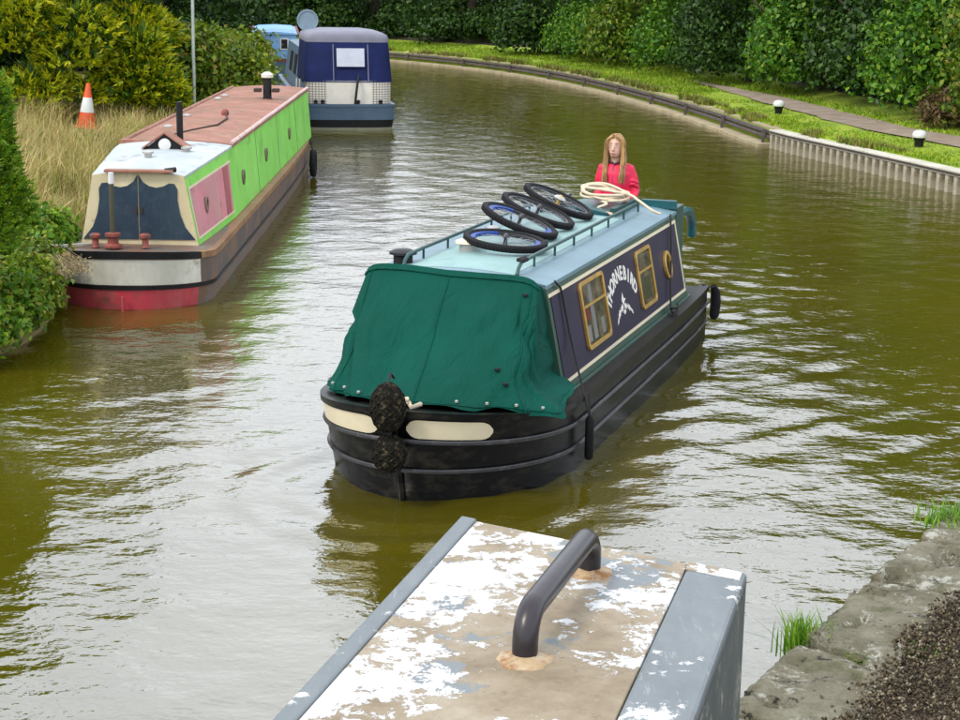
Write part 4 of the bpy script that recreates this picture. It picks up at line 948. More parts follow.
def pw_(u):  # cabin half widths base, top, roof edge height
    t = min(1, max(0, -u/2.3)); return (.65+.105*t, .50+.185*t, 1.36+.09*t)
PZ = .58
def pside(x, y, z):   # x aft from the front, y 0..1 up the side, z outward
    w0, w1, zr = pw_(-x); return (-x, w0+(w1-w0)*y+z, PZ+(zr-PZ)*y)
def cab(u0, u1, name, mat):
    n = max(2, int(abs(u1-u0)/.4)); rings = []
    for k in range(n+1):
        u = u0+(u1-u0)*k/n; a, c_, zr = pw_(u); rings.append([(u, -a, PZ), (u, a, PZ), (u, c_, zr), (u, -c_, zr)])
    return MB().loft(rings).build(name, mat, pb, 30)
cab(0, -2.30, 'fore_cabin', M_lime); cab(-2.30, -13.0, 'aft_cabin', M_lime)
def proof(u0, u1, name, mat, dz=.0, ov=.012):
    n = max(2, int(abs(u1-u0)/.4)); rings = []
    for k in range(n+1):
        u = u0+(u1-u0)*k/n; a, c_, zr = pw_(u); vs = [-1+2*j/8 for j in range(9)]
        rings.append([(u, v*(c_+ov), zr+.05*(1-v*v)+.006+dz) for v in vs]+[(u, v*(c_+ov), zr-.02) for v in reversed(vs)])
    return MB().loft(rings).build(name, mat, pb, 40)
proof(.0, -2.52, 'fore_roof', M_roofwhite); proof(-2.525, -13.02, 'main_roof', M_roofrust, .012, .02)
for s_ in (1, -1):      # roof edge mouldings
    pts = []
    for k in range(25): u = -2.55-k*10.4/24; a, c_, zr = pw_(u); pts.append((u, s_*(c_+.0), zr+.03))
    MB().tube(pts, .028, 6).build('roof_moulding', M_greytrim if s_ > 0 else M_roofrust, pb, 60)
def ppanel(x0, x1, y0, y1, z, mat, name, th=.006):
    n = max(2, int((x1-x0)/.3)); rings = []
    for k in range(n+1):
        x = x0+(x1-x0)*k/n; rings.append([pside(x, y0, z-th), pside(x, y0, z), pside(x, y1, z), pside(x, y1, z-th)])
    return MB().loft(rings).build(name, mat, pb, 40)
ppanel(.10, 1.45, .12, .80, .006, M_pink, 'pink_panel'); ppanel(1.48, 2.22, .12, .82, .006, M_pink, 'pink_panel')
ppanel(.06, 2.26, .80, .83, .009, M_cream, 'coach_line'); ppanel(.06, 2.26, .09, .12, .009, M_cream, 'coach_line'); ppanel(.05, .085, .12, .80, .009, M_cream, 'coach_line')
ppanel(1.80, 2.10, .12, .80, .0095, weathered('faded_maroon', (.30, .06, .07), (.45, .16, .18), (.36, .12, .12), (.55, .7)), 'maroon_stripe', .004)
for x in (4.9, 7.6, 10.4): ppanel(x, x+.012, .0, 1.0, .003, M_bgreen, 'panel_joint', .004)
def pport(x, y, r=.085):
    c_ = Vector(pside(x, y, .004)); b = MB(); n = 18
    for q0, q1, z0, z1 in ((1, .72, 0, .025),):
        rings = [[c_+Vector((q*r*math.cos(k*6.2832/n), z_, q*r*1.15*math.sin(k*6.2832/n))) for k in range(n)] for q, z_ in ((1, 0), (1, .022), (.72, .022), (.72, .004))]
        b.loft(rings, True, False)
    o = b.build('porthole', paint('port_rim', (.22, .17, .12), .5, .3, 12, metal=.4), pb, 40)
    b = MB(); b.add([c_+Vector((.74*r*math.cos(k*6.2832/n), .006, .74*r*1.15*math.sin(k*6.2832/n))) for k in range(n)], [tuple(range(n))]); b.build('pane', paint('port_glass', (.018, .02, .022), .08), o)
for x, y in ((.72, .46), (3.3, .45), (5.9, .47), (9.2, .47)): pport(x, y)
# front board with the painted doors
b = MB(); a, c_, zr = pw_(0); b.loft([[(u, -a, PZ), (u, a, PZ), (u, c_, zr+.01), (u, 0, zr+.06), (u, -c_, zr+.01)] for u in (.001, .028)]); b.build('front_board', M_frontcream, pb)
half = [(0.006, 1.375), (.05, 1.30), (.12, 1.252), (.2, 1.235), (.28, 1.252), (.34, 1.285), (.40, 1.28), (.432, 1.22), (.430, 1.10), (.455, .95), (.51, .80), (.62, .66), (.006, .66)]
for s_ in (1, -1):
    pl = [(s_*x, z) for x, z in half]; n = len(pl); b = MB()
    b.add([(.029, x, z) for x, z in pl]+[(.040, x, z) for x, z in pl], [tuple(range(n)), tuple(range(n, 2*n))]+[(i, (i+1) % n, n+(i+1) % n, n+i) for i in range(n)])
    d = b.build('front_door', M_frontblue, pb); MB().box(.041, .055, s_*.03-.012, s_*.03+.012, .95, 1.02).build('handle', M_rust_recess, d)
MB().box(-.02, .10, -.36, .40, 1.405, 1.435).build('roof_plank', M_roofrust, pb, bevel=.006)
MB().tube([(.02, .30, 1.42), (.05, .42, 1.44)], .03, 8).build('cleat', M_black, pb, 50)
MB().lathe([(.045, .66), (.10, .675), (.10, .70), (.06, .72), (.06, .78), (.085, .80), (.085, .83), (.03, .84)], 14, (.40, -.22, -.05)).build('mast_foot', M_bollred, pb, 40)
mst = MB().tube([(.40, -.22, .75), (.40, -.22, 1.32)], .028, 10).build('mast', paint('mast_dark', (.06, .055, .03), .6), pb, 60)
MB().tube([(.40, -.22, 1.32), (.40, -.22, 1.44)], .030, 10).build('mast_tip', M_white, mst, 60)
def deckboll(u, v): MB().lathe([(.05, .66), (.038, .68), (.035, .75), (.06, .765), (.062, .795), (.04, .81)], 12, (u, v, -.04)).build('deck_bollard', M_bollred, pb, 40)
deckboll(.36, -.42); deckboll(.34, .12)
MB().box(.80, .84, -.065, -.04, -.12, .16).build('stem_bar', M_bowred, pb, bevel=.004)
# roof fittings
MB().tube([(-2.05, .13, 1.42), (-2.05, .13, 2.02)], .040, 12).build('stove_pipe', M_black, pb, 60)
b = MB(); b.loft([[(u, -.22, 1.43), (u, .22, 1.43), (u, .22, 1.50), (u, 0, 1.66), (u, -.22, 1.50)] for u in (-1.72, -1.95)]); dm = b.build('pigeon_box', M_black, pb)
for s_ in (1, -1): b = MB(); b.loft([[(u, 0, 1.668), (u, 0, 1.69), (u, s_*.27, 1.50), (u, s_*.27, 1.478)] for u in (-1.68, -1.99)]); b.build('box_lid', M_roofrust, dm)
b = MB(); n = 16; b.loft([[(u, .075*q*math.cos(k*6.2832/n), 1.535+.075*q*math.sin(k*6.2832/n)) for k in range(n)] for u, q in ((-1.725, 1), (-1.705, 1), (-1.70, .8))]); b.build('round_light', M_white, dm, 40)
def pvent(u, v, r=.06, m_=None):
    z = 1.46; MB().lathe([(r*.7, 0), (r*.7, .035), (r*1.1, .04), (r*1.1, .06), (r*.4, .075)], 14, (u, v, z)).build('roof_vent', m_ or M_steel, pb, 40)
for u, v in ((-1.05, -.08), (-1.6, .28), (-4.4, -.42), (-9.6, -.48), (-10.3, -.46), (-6.2, -.45)): pvent(u, v)
for (u, v, a_) in ((-2.6, -.42, .2), (-2.75, -.25, -.1)): MB().box(-.28, .28, -.06, .06, 0, .03).xf(lambda x, y, z: (u+x*math.sin(a_)+y, v+x*math.cos(a_), 1.475+z)).build('loose_board', M_roofrust, pb, bevel=.004)
MB().tube([(-3.1, -.15, 1.52), (-3.8, .0, 1.525), (-4.6, .22, 1.525), (-5.6, .22, 1.53), (-6.2, .12, 1.53)], .012, 6).build('roof_cable', M_rust_recess, pb, 60)
MB().lathe([(.05, 0), (.06, .05), (.04, .09), (.02, .10)], 10, (-6.25, .1, 1.51)).build('roof_vent', M_bollred, pb, 40)
ch = MB().lathe([(.085, 0), (.085, .03), (.07, .04), (.07, .36)], 14, (-9.75, .32, 1.49)).build('chimney', M_black, pb, 40)
MB().lathe([(.085, .36), (.10, .37), (.10, .42), (.04, .46)], 14, (-9.75, .32, 1.49)).build('cap', M_bowwhite, ch, 40)
MB().lathe([(.11, 0), (.11, .025), (.075, .03)], 14, (-9.75, .32, 1.482)).build('collar', M_bollred, ch, 40)
for dv in (-.16, .14): MB().box(-9.83, -9.67, .32+dv-.06, .32+dv+.06, 1.62, 1.68).build('bracket', M_rust_recess, ch, bevel=.01)
MB().box(-13.0, -12.9, -.6, .6, .62, 1.40).build('rear_bulkhead', M_rust_recess, pb)
# tyre fender and mooring rope
r = empty('tyre_fender', p2w(-11.5, .92, .26), pb.rotation_euler.z); tag(r, 'black tyre fender hanging on the far side end of the pink boat hull', 'fender')
b = MB().tube([(.16*math.cos(k*.3142), 0, .20*math.sin(k*.3142)) for k in range(20)], .055, 10, True); b.build('tyre', M_rubber, r, 60)
MB().tube([(0, 0, .20), (0, -.05, .40)], .012, 6).build('lanyard', M_darkrope, r, 60)
r = empty('mooring_rope', p2w(.36, -.42, .66)); tag(r, 'grey mooring rope from the pink boat bow to the left bank', 'rope')
MB().tube([(0, 0, 0), (-.35, -.08, -.015), (-.75, -.20, -.01), (-1.15, -.34, -.03)], .011, 6).build('line', paint('grey_rope', (.36, .33, .28), .9), r, 60)
MB().tube([(0.05, 0, -.02), (-.4, .0, -.05), (-.8, -.12, -.06), (-1.2, -.26, -.08)], .009, 6).build('second_line', paint('grey_rope_b', (.28, .26, .22), .9), r, 60)

# ================================================================== blue canopied boat, seen from its stern
DF = Vector((.17, -.985, 0)).normalized(); DL = Vector((-DF.y, DF.x, 0)); DO = Vector((-3.14, 39.75, 0))
db = empty('canopied_boat', DO, math.atan2(DF.y, DF.x)); tag(db, 'moored boat with navy blue canvas canopy and slate blue stern', 'boat')
HB = Hull(11.5, .30, .42, 2.6, 2.8, 1.0, 1.05, .58, .60, lambda u: 0)
M_slate = paint('slate_blue', (.075, .125, .185), .45, .15, 3, (.05, .07, .10))
HB.shell().build('hull', M_black, db, 50)
HB.band(.42, 1.0, .012, -180, 180, 4).build('slate_band', M_slate, db, 50); HB.band(.93, 1.03, .03, -180, 180, 4, th=.1).build('stern_rail', M_slate, db, 40)
HB.band(-.05, .12, .008, -180, 180, 4).build('waterline_band', paint('scum_line', (.20, .20, .13), .8), db, 50)
M_mesh = NM('cream_mesh'); br = M_mesh.n('ShaderNodeTexBrick'); br.inputs['Scale'].default_value = 1; br.inputs['Color1'].default_value = c4((.66, .62, .54)); br.inputs['Color2'].default_value = c4((.60, .56, .48)); br.inputs['Mortar'].default_value = c4((.22, .20, .17))
br.inputs['Brick Width'].default_value = .07; br.inputs['Row Height'].default_value = .055; br.inputs['Mortar Size'].default_value = .010; br.offset = 0
q_ = M_mesh.n('ShaderNodeMapping'); q_.inputs['Rotation'].default_value = (0, 0, 0); sp = M_mesh.n('ShaderNodeSeparateXYZ'); cb = M_mesh.n('ShaderNodeCombineXYZ')
M_mesh.l(M_mesh.coord(), sp.inputs[0]); M_mesh.l(sp.outputs['Y'], cb.inputs['X']); M_mesh.l(sp.outputs['Z'], cb.inputs['Y']); M_mesh.l(cb.outputs[0], br.inputs['Vector']); M_mesh.set(br.outputs['Color'], .7)
M_creamfab = paint('cream_fabric', (.62, .58, .50), .75, .08, 4); M_navyfab = paint('navy_canvas', (.006, .012, .062), .7, .25, 3, bump=.3, fine=14, spec=.15); M_greyfab = paint('canopy_top_grey', (.20, .20, .25), .75, .12, 3)
def arc(u0, hw, n=16, e=3.0, depth=.35):   # plan curve of the dodger
    out = []
    for k in range(n+1): ph = -90+180*k/n; out.append((u0+depth*max(0, math.cos(R(ph)))**(2/e), hw*(1 if ph >= 0 else -1)*math.sin(R(abs(ph)))**(2/e)))
    return out
def sheet(pl0, z0, pl1, z1, name, mat, par, th=.02, n0=0, n1=None):
    a = pl0[n0:n1]; c_ = pl1[n0:n1]; rings = []
    for (u, v), (u1, v1) in zip(a, c_): rings.append([(u, v, z0), (u1, v1, z1), (u1-th, v1*(1-th), z1), (u-th, v*(1-th), z0)])
    return MB().loft(rings).build(name, mat, par, 50)
A0 = arc(-.12, .98, 24); A1 = arc(-.16, 1.0, 24)
sheet(A0, .60, A1, 1.13, 'dodger_mesh', M_mesh.m, db, .02, 0, 10); sheet(A0, .60, A1, 1.13, 'dodger_panel', M_creamfab, db, .02, 9, 16); sheet(A0, .60, A1, 1.13, 'dodger_mesh', M_mesh.m, db, .02, 15, 25)
B0 = arc(-.15, 1.02, 24); B1 = arc(-.42, .96, 24, 3.4, .25)
can = sheet(B0, 1.10, B1, 1.99, 'canopy', M_navyfab, db, .02)
n = 24; rings = []
for k, (sc, z_) in enumerate(((1.0, 1.98), (1.01, 2.06), (.97, 2.15), (.85, 2.21), (.5, 2.25))):
    pl = [(-.42+(u+.42)*sc, v*sc) for u, v in B1]; rings.append([(u, v, z_) for u, v in pl]+[(-2.6, -.96*sc, z_), (-2.6, .96*sc, z_)][::-1])
MB().loft(rings).build('canopy_top', M_greyfab, db, 50)
for s_ in (-1, 1): MB().add([(-.15, s_*1.02, 1.10), (-2.6, s_*1.02, 1.10), (-2.6, s_*.96, 1.99), (-.42, s_*.96, 1.99), (-.15, s_*1.0, 1.10), (-2.6, s_*1.0, 1.10), (-2.6, s_*.94, 1.99), (-.42, s_*.94, 1.99)], [(0, 1, 2, 3), (4, 5, 6, 7), (0, 1, 5, 4), (1, 2, 6, 5), (2, 3, 7, 6), (3, 0, 4, 7)]).build('canopy_side', M_navyfab, db)
MB().add([(.125, -.28, 1.45), (.125, .36, 1.45), (.02, .36, 1.86), (.02, -.28, 1.86), (.10, -.28, 1.45), (.10, .36, 1.45), (0, .36, 1.86), (0, -.28, 1.86)], [(0, 1, 2, 3), (4, 5, 6, 7), (0, 1, 5, 4), (1, 2, 6, 5), (2, 3, 7, 6), (3, 0, 4, 7)]).build('clear_window', paint('clear_vinyl', (.44, .46, .52), .2, .1, 4), can)
for v in (-.36, .44): MB().tube([(.225, v, 1.12), (.0, v, 1.95)], .010, 6).build('zip', M_greyfab, can, 60)
MB().tube([(.34, .12, .60), (.33, .14, .80), (.30, .18, 1.10), (.20, .22, 1.26)], .028, 8).build('tiller', M_black, db, 60)
for v in (-.78, -.62, .72, .2): MB().lathe([(.045, 0), (.04, .05), (.06, .07), (.02, .09)], 10, (.22, v, .61)).build('deck_cleat', M_black, db, 40)
for s_, u in ((-1, -3.0), (1, -3.0)): pass
b = MB(); b.loft([[(u, -.88, .56), (u, .88, .56), (u, .74, 1.62), (u, 0, 1.68), (u, -.74, 1.62)] for u in (-2.6, -10.8)]); b.build('cabin', M_slate, db)
for x in (3.0, 4.4, 6.2, 8.0):
    for s_ in (1, -1):
        w = MB().loft([[(-x, s_*.86, .90), (-x-.9, s_*.86, .90), (-x-.9, s_*.79, 1.42), (-x, s_*.79, 1.42)], [(-x, s_*.83, .90), (-x-.9, s_*.83, .90), (-x-.9, s_*.76, 1.42), (-x, s_*.76, 1.42)]]).build('window', M_black, db)
b = MB(); n = 20; dsh = [[(-2.3+dx, -.78+.26*q*math.cos(k*6.2832/n), 2.42+.26*q*math.sin(k*6.2832/n)) for k in range(n)] for dx, q in ((0, 1), (.03, 1), (.03, .86), (.01, .84))]
dd = b.loft(dsh).build('dish', paint('dish_blue_grey', (.20, .28, .34), .5), db, 40); MB().tube([(-2.32, -.78, 1.66), (-2.32, -.78, 2.3)], .02, 8).build('dish_pole', M_steel, dd, 60)
# white bars beside the hood
for v, u in ((-1.12, -.35), (-1.16, -.75)): MB().tube([(u, v, .58), (u-.02, v+.02, 1.14)], .022, 8).build('grab_bar', M_white, db, 60)
# ================================================================== light blue boat beyond
LO = Vector((-7.0, 57.5, 0)); lf = Vector((.12, -.99, 0)).normalized(); lb_ = empty('light_blue_boat', LO, math.atan2(lf.y, lf.x)); tag(lb_, 'light blue boat with red edged roof moored beyond the bramble hedge', 'boat')
HL = Hull(9, 1.0, 1.2, 1.9, 2.2, .95, 1.0, .60, .75, lambda u: 0)
M_lb = paint('light_blue', (.20, .40, .66), .5, .12, 3); HL.shell((-.6, 0, .5, 1)).build('hull', M_slate, lb_, 50); HL.band(.9, 1.03, .02, -180, 180, 6, th=.1).build('gunwale', M_bollred, lb_, 40)
b = MB(); b.loft([[(u, -.85, .58), (u, .85, .58), (u, .72, 1.50), (u, -.72, 1.50)] for u in (0, -8)]); b.build('cabin', M_lb, lb_)
b = MB(); b.loft([[(u, -.78, 1.50), (u, .78, 1.50), (u, .6, 1.56), (u, 0, 1.59), (u, -.6, 1.56)] for u in (.06, -8.05)]); b.build('roof', M_lb, lb_)
w = MB().box(.002, .02, .18, .46, 1.0, 1.38).build('window', M_white, lb_); MB().box(.021, .026, .22, .42, 1.04, 1.34).build('pane', M_black, w)
for s_ in (-1, 1): MB().tube([(.08, s_*.80, 1.50), (-8, s_*.80, 1.50)], .045, 8).build('roof_edge', M_bollred, lb_, 60)
MB().tube([(.5, -.3, .65), (.5, -.3, 1.2), (.4, -.3, 1.25)], .03, 8).build('bow_post', M_white, lb_, 60)
for i, (x, y, h, lab) in enumerate(((-5.42, 40.6, .95, 'pale wooden stake nearest the blue canopied boat'), (-5.75, 42.4, .85, 'pale wooden stake further back beside the brambles'))):
    r = empty('mooring_stake', (x, y, .35)); tag(r, lab, 'stake', 'mooring stakes on the left bank')
    MB().tube([(0, 0, -.3), (.02, 0, h*.5), (.03, .01, h)], [.045, .042, .035], 8).build('stake', paint('pale_timber', (.50, .44, .34), .85, .2, 8), r, 50); MB().tube([(.03+.05*math.cos(k), .05*math.sin(k), h*.7+.006*k) for k in range(14)], .010, 5).build('lashing', M_rope, r, 60)

# ================================================================== lock side in the foreground
LZ = 1.25; E0 = Vector((.87, 5.28, 0)); ED = Vector((.519, .855, 0)).normalized(); EN = Vector((ED.y, -ED.x, 0))
G_lock = m_ground('lock_gravel_bed', (.05, .036, .022), (.10, .075, .048), (.16, .125, .085), 9, .8)
def e2w(s, n_, z): return E0+ED*s+EN*n_+Vector((0, 0, z))
b = MB(); pts = []
for s in range(-16, 23): 
    ring = [e2w(s*.6, .06, -1.5), e2w(s*.6, .06, LZ-.24), e2w(s*.6, .45, LZ-.03), e2w(s*.6, .8, LZ-.02), e2w(s*.6, 2.5, LZ-.02), e2w(s*.6, 30, LZ)]; pts.append(ring)
v = [p for r_ in pts for p in r_]; m_ = 6; f = [(i*m_+j, (i+1)*m_+j, (i+1)*m_+j+1, i*m_+j+1) for i in range(len(pts)-1) for j in range(m_-1)]
lock_ground = struct(MB().add(v, f).build('lockside_ground', G_lock, None, 50))
def m_stone():
    m = NM('coping_stone'); cc = m.ramp(m.noise(4.5, 12, .78), [(.30, (.075, .066, .036)), (.47, (.19, .17, .105)), (.66, (.32, .295, .21))])
    cc = m.mix(m.mask(m.noise(6, 11, .80), .54, .60), cc, (.56, .55, .46))          # lichen
    cc = m.mix(m.mask(m.noise(2.4, 6, .7), .55, .68), cc, (.085, .095, .020))              # moss
    cc = m.mix(m.mask(m.noise(10, 10, .8), .565, .61), cc, (.020, .018, .012))               # pits drawn as dark colour only
    m.set(cc, .95); s = m.n('ShaderNodeMath', operation='ADD'); m.l(m.noise(16, 8, .7), s.inputs[0]); m.l(m.noise(55, 5, .7), s.inputs[1]); m.bump(s.outputs[0], 1.0, .035); return m.m
M_stone = m_stone()
lw = empty('lock_wall', e2w(0, 0, 0)); tag(lw, 'rough mossy stone coping of the lock wall at the bottom right', 'wall')
def stone(s0, s1, n0, n1, z0, z1, seed, name='coping_stone', amp=.016):
    nu, nv = max(6, int((s1-s0)/.022)), max(5, int((n1-n0)/.024)); rs_ = random.Random(seed); tilt = rs_.uniform(-.012, .012); dzz = rs_.uniform(-.01, .01)
    top = []; b = MB()
    for i in range(nu+1):
        for j in range(nv+1):
            s = s0+(s1-s0)*i/nu; n_ = n0+(n1-n0)*j/nv; e = min(i, nu-i, j, nv-j)
            q = Vector((s*4, n_*4, seed)); d = mnoise.fractal(q*1.3, 1, 2, 4)*amp+mnoise.noise(q*4.0)*amp*.5-abs(mnoise.noise(q*9.0))*amp*.9
            edge = (-.016 if e == 0 else -.004 if e == 1 else 0)
            hole = -.06*min(1, max(0, mnoise.noise(q*1.7+Vector((9, 3, 1)))-.30)/.12)
            sn = (.016*mnoise.noise(Vector((s*7, seed, 0)))+.016*mnoise.noise(Vector((s*25, seed, 2)))) if j in (0, nv) else 0
            ss = .012*mnoise.noise(Vector((n_*9, seed, 5))) if i in (0, nu) else 0
            p = ED*(s+ss)+EN*(n_+sn); top.append((p.x, p.y, z1+d+edge+hole+tilt*(i/nu-.5)*6*.2+dzz))
    W_ = nv+1; f = [(i*W_+j, (i+1)*W_+j, (i+1)*W_+j+1, i*W_+j+1) for i in range(nu) for j in range(nv)]
    rim = [i*W_ for i in range(nu+1)]+[nu*W_+j for j in range(1, W_)]+[i*W_+nv for i in range(nu-1, -1, -1)]+[j for j in range(nv-1, 0, -1)]
    bot = []; base = len(top)
    for k in rim: x, y, z = top[k]; bot.append((x, y, z0))
    f += [(rim[k], rim[(k+1) % len(rim)], base+(k+1) % len(rim), base+k) for k in range(len(rim))]
    return b.add(top+bot, f).build(name, M_stone, lw, 75)
bounds = [-6.4, -5.3, -4.2, -3.15, -2.0, -1.05, -.08, .62, 1.42, 2.05, 2.9, 3.8, 4.8, 5.9, 7.0]
for i in range(len(bounds)-1): stone(bounds[i]+.009, bounds[i+1]-.009, -.02, .36+.04*math.sin(i*2.3), LZ-.26, LZ, 10+i)
for row in range(4):
    s = -6.4+(row % 2)*.3; k = 0
    while s < 7:
        ln = .55+.25*((k*7+row*3) % 5)/5; 
        b = MB(); p0 = [ED*(s+.008)+EN*.0, ED*(s+ln-.008)+EN*.0, ED*(s+ln-.008)+EN*.055, ED*(s+.008)+EN*.055]
        z1 = LZ-.275-row*.30; z0 = z1-.285; b.add([(p.x, p.y, z0) for p in p0]+[(p.x, p.y, z1) for p in p0], [(3, 2, 1, 0), (4, 5, 6, 7), (0, 1, 5, 4), (1, 2, 6, 5), (2, 3, 7, 6), (3, 0, 4, 7)]); b.build('wall_stone', M_stone, lw, bevel=.012); s += ln; k += 1
# loose gravel behind the coping
rs = np.random.default_rng(91); n = 60000
s = rs.uniform(-1.0, 3.6, n); w = np.abs(rs.normal(0, 1, n)); nn_ = .28+rs.uniform(0, 1.0, n)**1.25*1.6
edge = .31+.035*np.sin(s*5)+.025*np.sin(s*13)+rs.exponential(.02, n)*rs.choice([-1, 1], n); keep = nn_ > edge; s, nn_ = s[keep], nn_[keep]; n = len(s)
C_ = np.array(E0)[None, :]+s[:, None]*np.array(ED)+nn_[:, None]*np.array(EN); C_[:, 2] = LZ+rs.uniform(-.016, .012, n)
base_v = np.array([(1, 0, 0), (-1, 0, 0), (0, 1, 0), (0, -1, 0), (0, 0, 1), (0, 0, -1)], float); base_f = np.array([(0, 2, 4), (2, 1, 4), (1, 3, 4), (3, 0, 4), (2, 0, 5), (1, 2, 5), (3, 1, 5), (0, 3, 5)])
sc = rs.uniform(.003, .009, (n, 1, 1)); V = base_v[None]*sc*rs.uniform(.6, 1.2, (n, 1, 3))+rs.normal(0, .0018, (n, 6, 3)); a = rs.uniform(0, 6.28, n); ca, sa = np.cos(a)[:, None], np.sin(a)[:, None]
V = np.stack([V[..., 0]*ca-V[..., 1]*sa, V[..., 0]*sa+V[..., 1]*ca, V[..., 2]], -1)+C_[:, None, :]
F = base_f[None]+(np.arange(n)*6)[:, None, None]
tag(rawmesh('gravel', V.reshape(-1, 3), F.reshape(-1, 3), leaf_mat('gravel_chips', [(0, (.03, .020, .012)), (.45, (.075, .052, .030)), (.8, (.16, .115, .07)), (1, (.34, .28, .20))], 0, .9)), 'brown loose gravel behind the lock coping', 'gravel', None, 'stuff')
LM_tuft = leaf_mat('tuft_blades', [(0, (.07, .19, .010)), (.6, (.15, .31, .016)), (1, (.26, .38, .03))], .35)
def tuft(loc, nb_, h, spread, lab, seed, lean=.55):
    r = np.random.default_rng(seed); t = empty('grass_tuft', loc); tag(t, lab, 'grass', 'grass tufts on the lock coping'); P = np.column_stack([r.normal(0, spread, nb_), r.normal(0, spread, nb_), np.full(nb_, -.01)])
    o = blades('blades', P, r.uniform(.4, 1, nb_)*h, r.uniform(.004, .009, nb_), LM_tuft, t, seed, lean); o['kind'] = 'stuff'
    b = MB(); ell(b, (0, 0, 0), spread*1.3, spread*1.3, .012, 10, 6); b.build('root_mat', G_earth, t, 60)
tuft(e2w(.74, -.035, LZ-.09), 240, .17, .045, 'bright green grass tuft growing from the water side of the coping', 1)
tuft(e2w(2.38, .06, LZ-.005), 420, .07, .085, 'low mossy grass patch on top of the coping at the right edge', 2, .9)
tuft(e2w(.78, .36, LZ-.01), 60, .035, .03, 'tiny sprig of grass in the coping beside the gravel', 3, .9)
tuft(e2w(.62, .20, LZ-.02), 60, .03, .03, 'tiny green sprout in the middle of the coping joint', 4, .9)
# --- balance beam end with paint-flaked top and a tube handle
TL, TR = Vector((-.035, 3.52, 0)), Vector((.535, 3.185, 0)); dv = Vector((.262, .965, 0)).normalized(); BZ = 2.45
bb = empty('balance_beam', (TL+TR)/2-dv*2.2+Vector((0, 0, LZ)), 0); tag(bb, 'lock gate balance beam end with flaking white paint and a tube handle', 'balance beam')
og = bb.location
def m_flake():
    m = NM('flaking_white_paint')
    under = m.ramp(m.noise(7, 8, .7), [(.3, (.155, .115, .065)), (.5, (.245, .195, .125)), (.72, (.33, .285, .21))])
    under = m.mix(m.mask(m.noise(42, 4, .7), .58, .70), under, (.16, .11, .06))
    big = m.noise(3.4, 4, .55); fine = m.noise(17, 12, .78, dist=.2)
    s = m.n('ShaderNodeMath', operation='MULTIPLY_ADD'); s.inputs[1].default_value = .75; m.l(big, s.inputs[0]); m.l(fine, s.inputs[2])
    sx = m.n('ShaderNodeSeparateXYZ'); m.l(m.coord(), sx.inputs[0])
    l1 = m.n('ShaderNodeMath', operation='MULTIPLY'); l1.inputs[1].default_value = -.272; m.l(sx.outputs['Y'], l1.inputs[0])
    l2 = m.n('ShaderNodeMath', operation='ADD'); m.l(sx.outputs['X'], l2.inputs[0]); m.l(l1.outputs[0], l2.inputs[1])
    wear = m.ramp(m.mask(l2.outputs[0], -.30, .26), [(0, (.41, .41, .41)), (.28, (.405, .405, .405)), (.48, (.325, .325, .325)), (.75, (.345, .345, .345)), (1, (.385, .385, .385))])
    tot = m.n('ShaderNodeMath', operation='ADD'); m.l(s.outputs[0], tot.inputs[0]); m.l(wear, tot.inputs[1])
    msk = m.mask(tot.outputs[0], 1.258, 1.266)
    white = m.ramp(m.noise(5, 4), [(.3, (.50, .50, .49)), (.7, (.60, .60, .59))])
    und2 = m.mix(m.mask(m.noise(4.5, 7, .65), .57, .60), under, (.16, .18, .185))
    white = m.mix(m.mask(m.noise(22, 6, .7), .60, .70), white, (.50, .48, .42))
    m.set(m.mix(msk, und2, white), .65)
    h = m.n('ShaderNodeMath', operation='MULTIPLY_ADD'); h.inputs[1].default_value = .25; m.l(m.noise(60, 5), h.inputs[0]); m.l(msk, h.inputs[2]); m.bump(h.outputs[0], .55, .006); return m.m
M_flake = m_flake()
M_plate = weathered('grey_plate', (.12, .14, .145), (.17, .16, .13), (.17, .19, .195), (.60, .78), 11, .45, False)
def m_plate2():
    m = NM('scuffed_plate'); cc = m.ramp(m.noise(5, 8, .7, (1, .35, 1)), [(.3, (.085, .10, .105)), (.55, (.125, .145, .15)), (.75, (.19, .205, .20))])
    cc = m.mix(m.mask(m.noise(60, 5, .75, (1, .15, 1)), .60, .70), cc, (.24, .25, .245))
    cc = m.mix(m.mask(m.noise(9, 10, .76), .60, .615), cc, (.48, .48, .46)); cc = m.mix(m.mask(m.noise(5, 9, .75), .61, .70), cc, (.11, .075, .04))
    m.set(cc, .45); m.bump(m.noise(45, 5), .25, .003); return m.m
M_plate = m_plate2()
M_plateside = weathered('beam_side', (.085, .105, .095), (.36, .34, .27), (.06, .075, .07), (.60, .72), 5, .55)
def beam_slab(a0, a1, back, z0, z1, name, mat, bevel=.004, par=None, far=0.0):
    p = [TL.lerp(TR, a0)-dv*far, TL.lerp(TR, a1)-dv*far]; q = [p[1]-dv*back, p[0]-dv*back]; pl = [(k.x-og.x, k.y-og.y) for k in p+q]
    return MB().prism(pl, z0-og.z, z1-og.z).build(name, mat, par or bb, bevel=bevel)
beam_slab(.0, 1.0, 3.4, BZ-.50, BZ-.006, 'beam_body', M_plateside, .012)
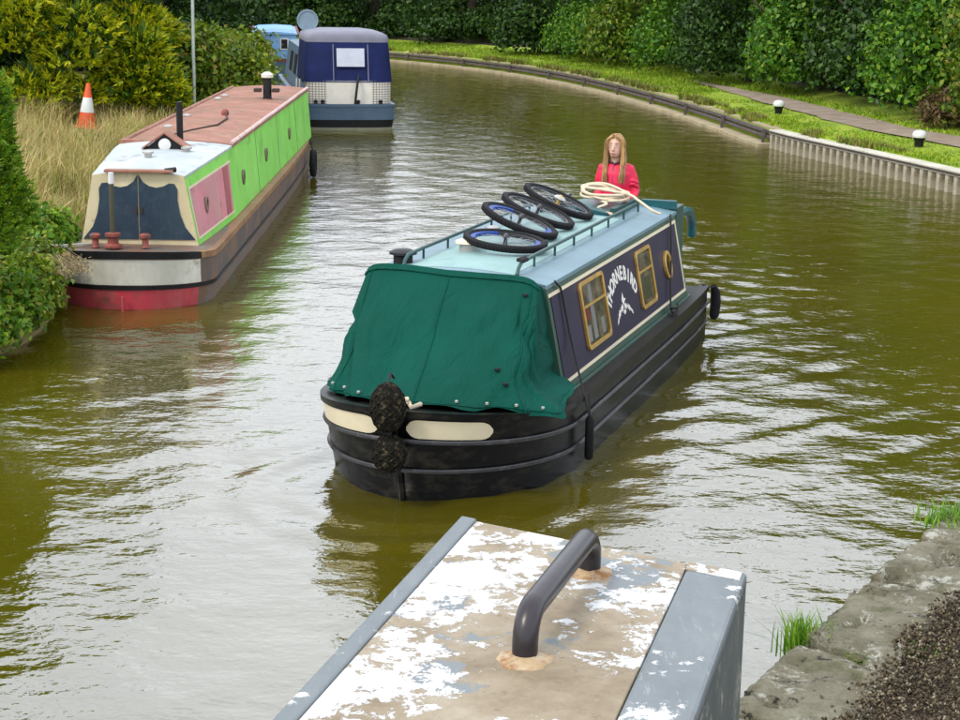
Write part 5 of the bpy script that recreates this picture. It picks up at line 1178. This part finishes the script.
beam_slab(.062, .81, 3.36, BZ-.02, BZ+.002, 'painted_top', M_flake, .003, far=.012)
beam_slab(.0, .06, 3.38, BZ-.03, BZ+.004, 'edge_plate', M_plate, .005); beam_slab(.812, 1.0, 3.38, BZ-.03, BZ+.004, 'edge_plate', M_plate, .008)
beam_slab(.813, .985, .045, BZ+.003, BZ+.0055, 'paint_remnant', M_flake, 0, far=.01)
hA, hB = Vector((.085, 2.735, 0)), Vector((.222, 3.175, 0)); hd = (hB-hA).normalized(); zt = BZ+.105; pts = [hA+Vector((0, 0, BZ-.01)), hA+Vector((0, 0, BZ+.033))]
for k in range(1, 6): a = k*math.pi/10; pts.append(hA+hd*(.05*(1-math.cos(a)))+Vector((0, 0, BZ+.033+.05*math.sin(a))))
for k in range(5, -1, -1): a = k*math.pi/10; pts.append(hB-hd*(.05*(1-math.cos(a)))+Vector((0, 0, BZ+.033+.05*math.sin(a))))
pts.append(hB+Vector((0, 0, BZ-.01)))
M_handle = paint('handle_dark_paint', (.016, .011, .013), .32, .3, 12, (.05, .034, .028), (.62, .8), 16, bump=.12)
MB().tube([p-og for p in pts], .0225, 16).build('handle', M_handle, bb, 60)
M_ruststain = weathered('rust_stained_weld', (.36, .25, .13), (.22, .10, .03), (.48, .42, .32), (.5, .68), 22, .85, False)
for p in (hA, hB):
    b = MB(); n = 20; b.loft([[(p.x-og.x+q*(1+.25*mnoise.noise(Vector((math.cos(k*6.28/n)*2, math.sin(k*6.28/n)*2, p.y))))*math.cos(k*6.2832/n), p.y-og.y+q*(1+.25*mnoise.noise(Vector((math.cos(k*6.28/n)*2, math.sin(k*6.28/n)*2, p.y))))*math.sin(k*6.2832/n), BZ-og.z+z_) for k in range(n)] for q, z_ in ((.047, .001), (.043, .0055), (.027, .010), (.022, .014))]); b.build('weld_patch', M_ruststain, bb, 60)
pp = [TL.lerp(TR, .5)-dv*2.2]
b = MB(); b.box(-.16, .16, -.16, .16, -.02, BZ-.5-og.z+.01); b.build('support_post', M_timber, bb, bevel=.01)
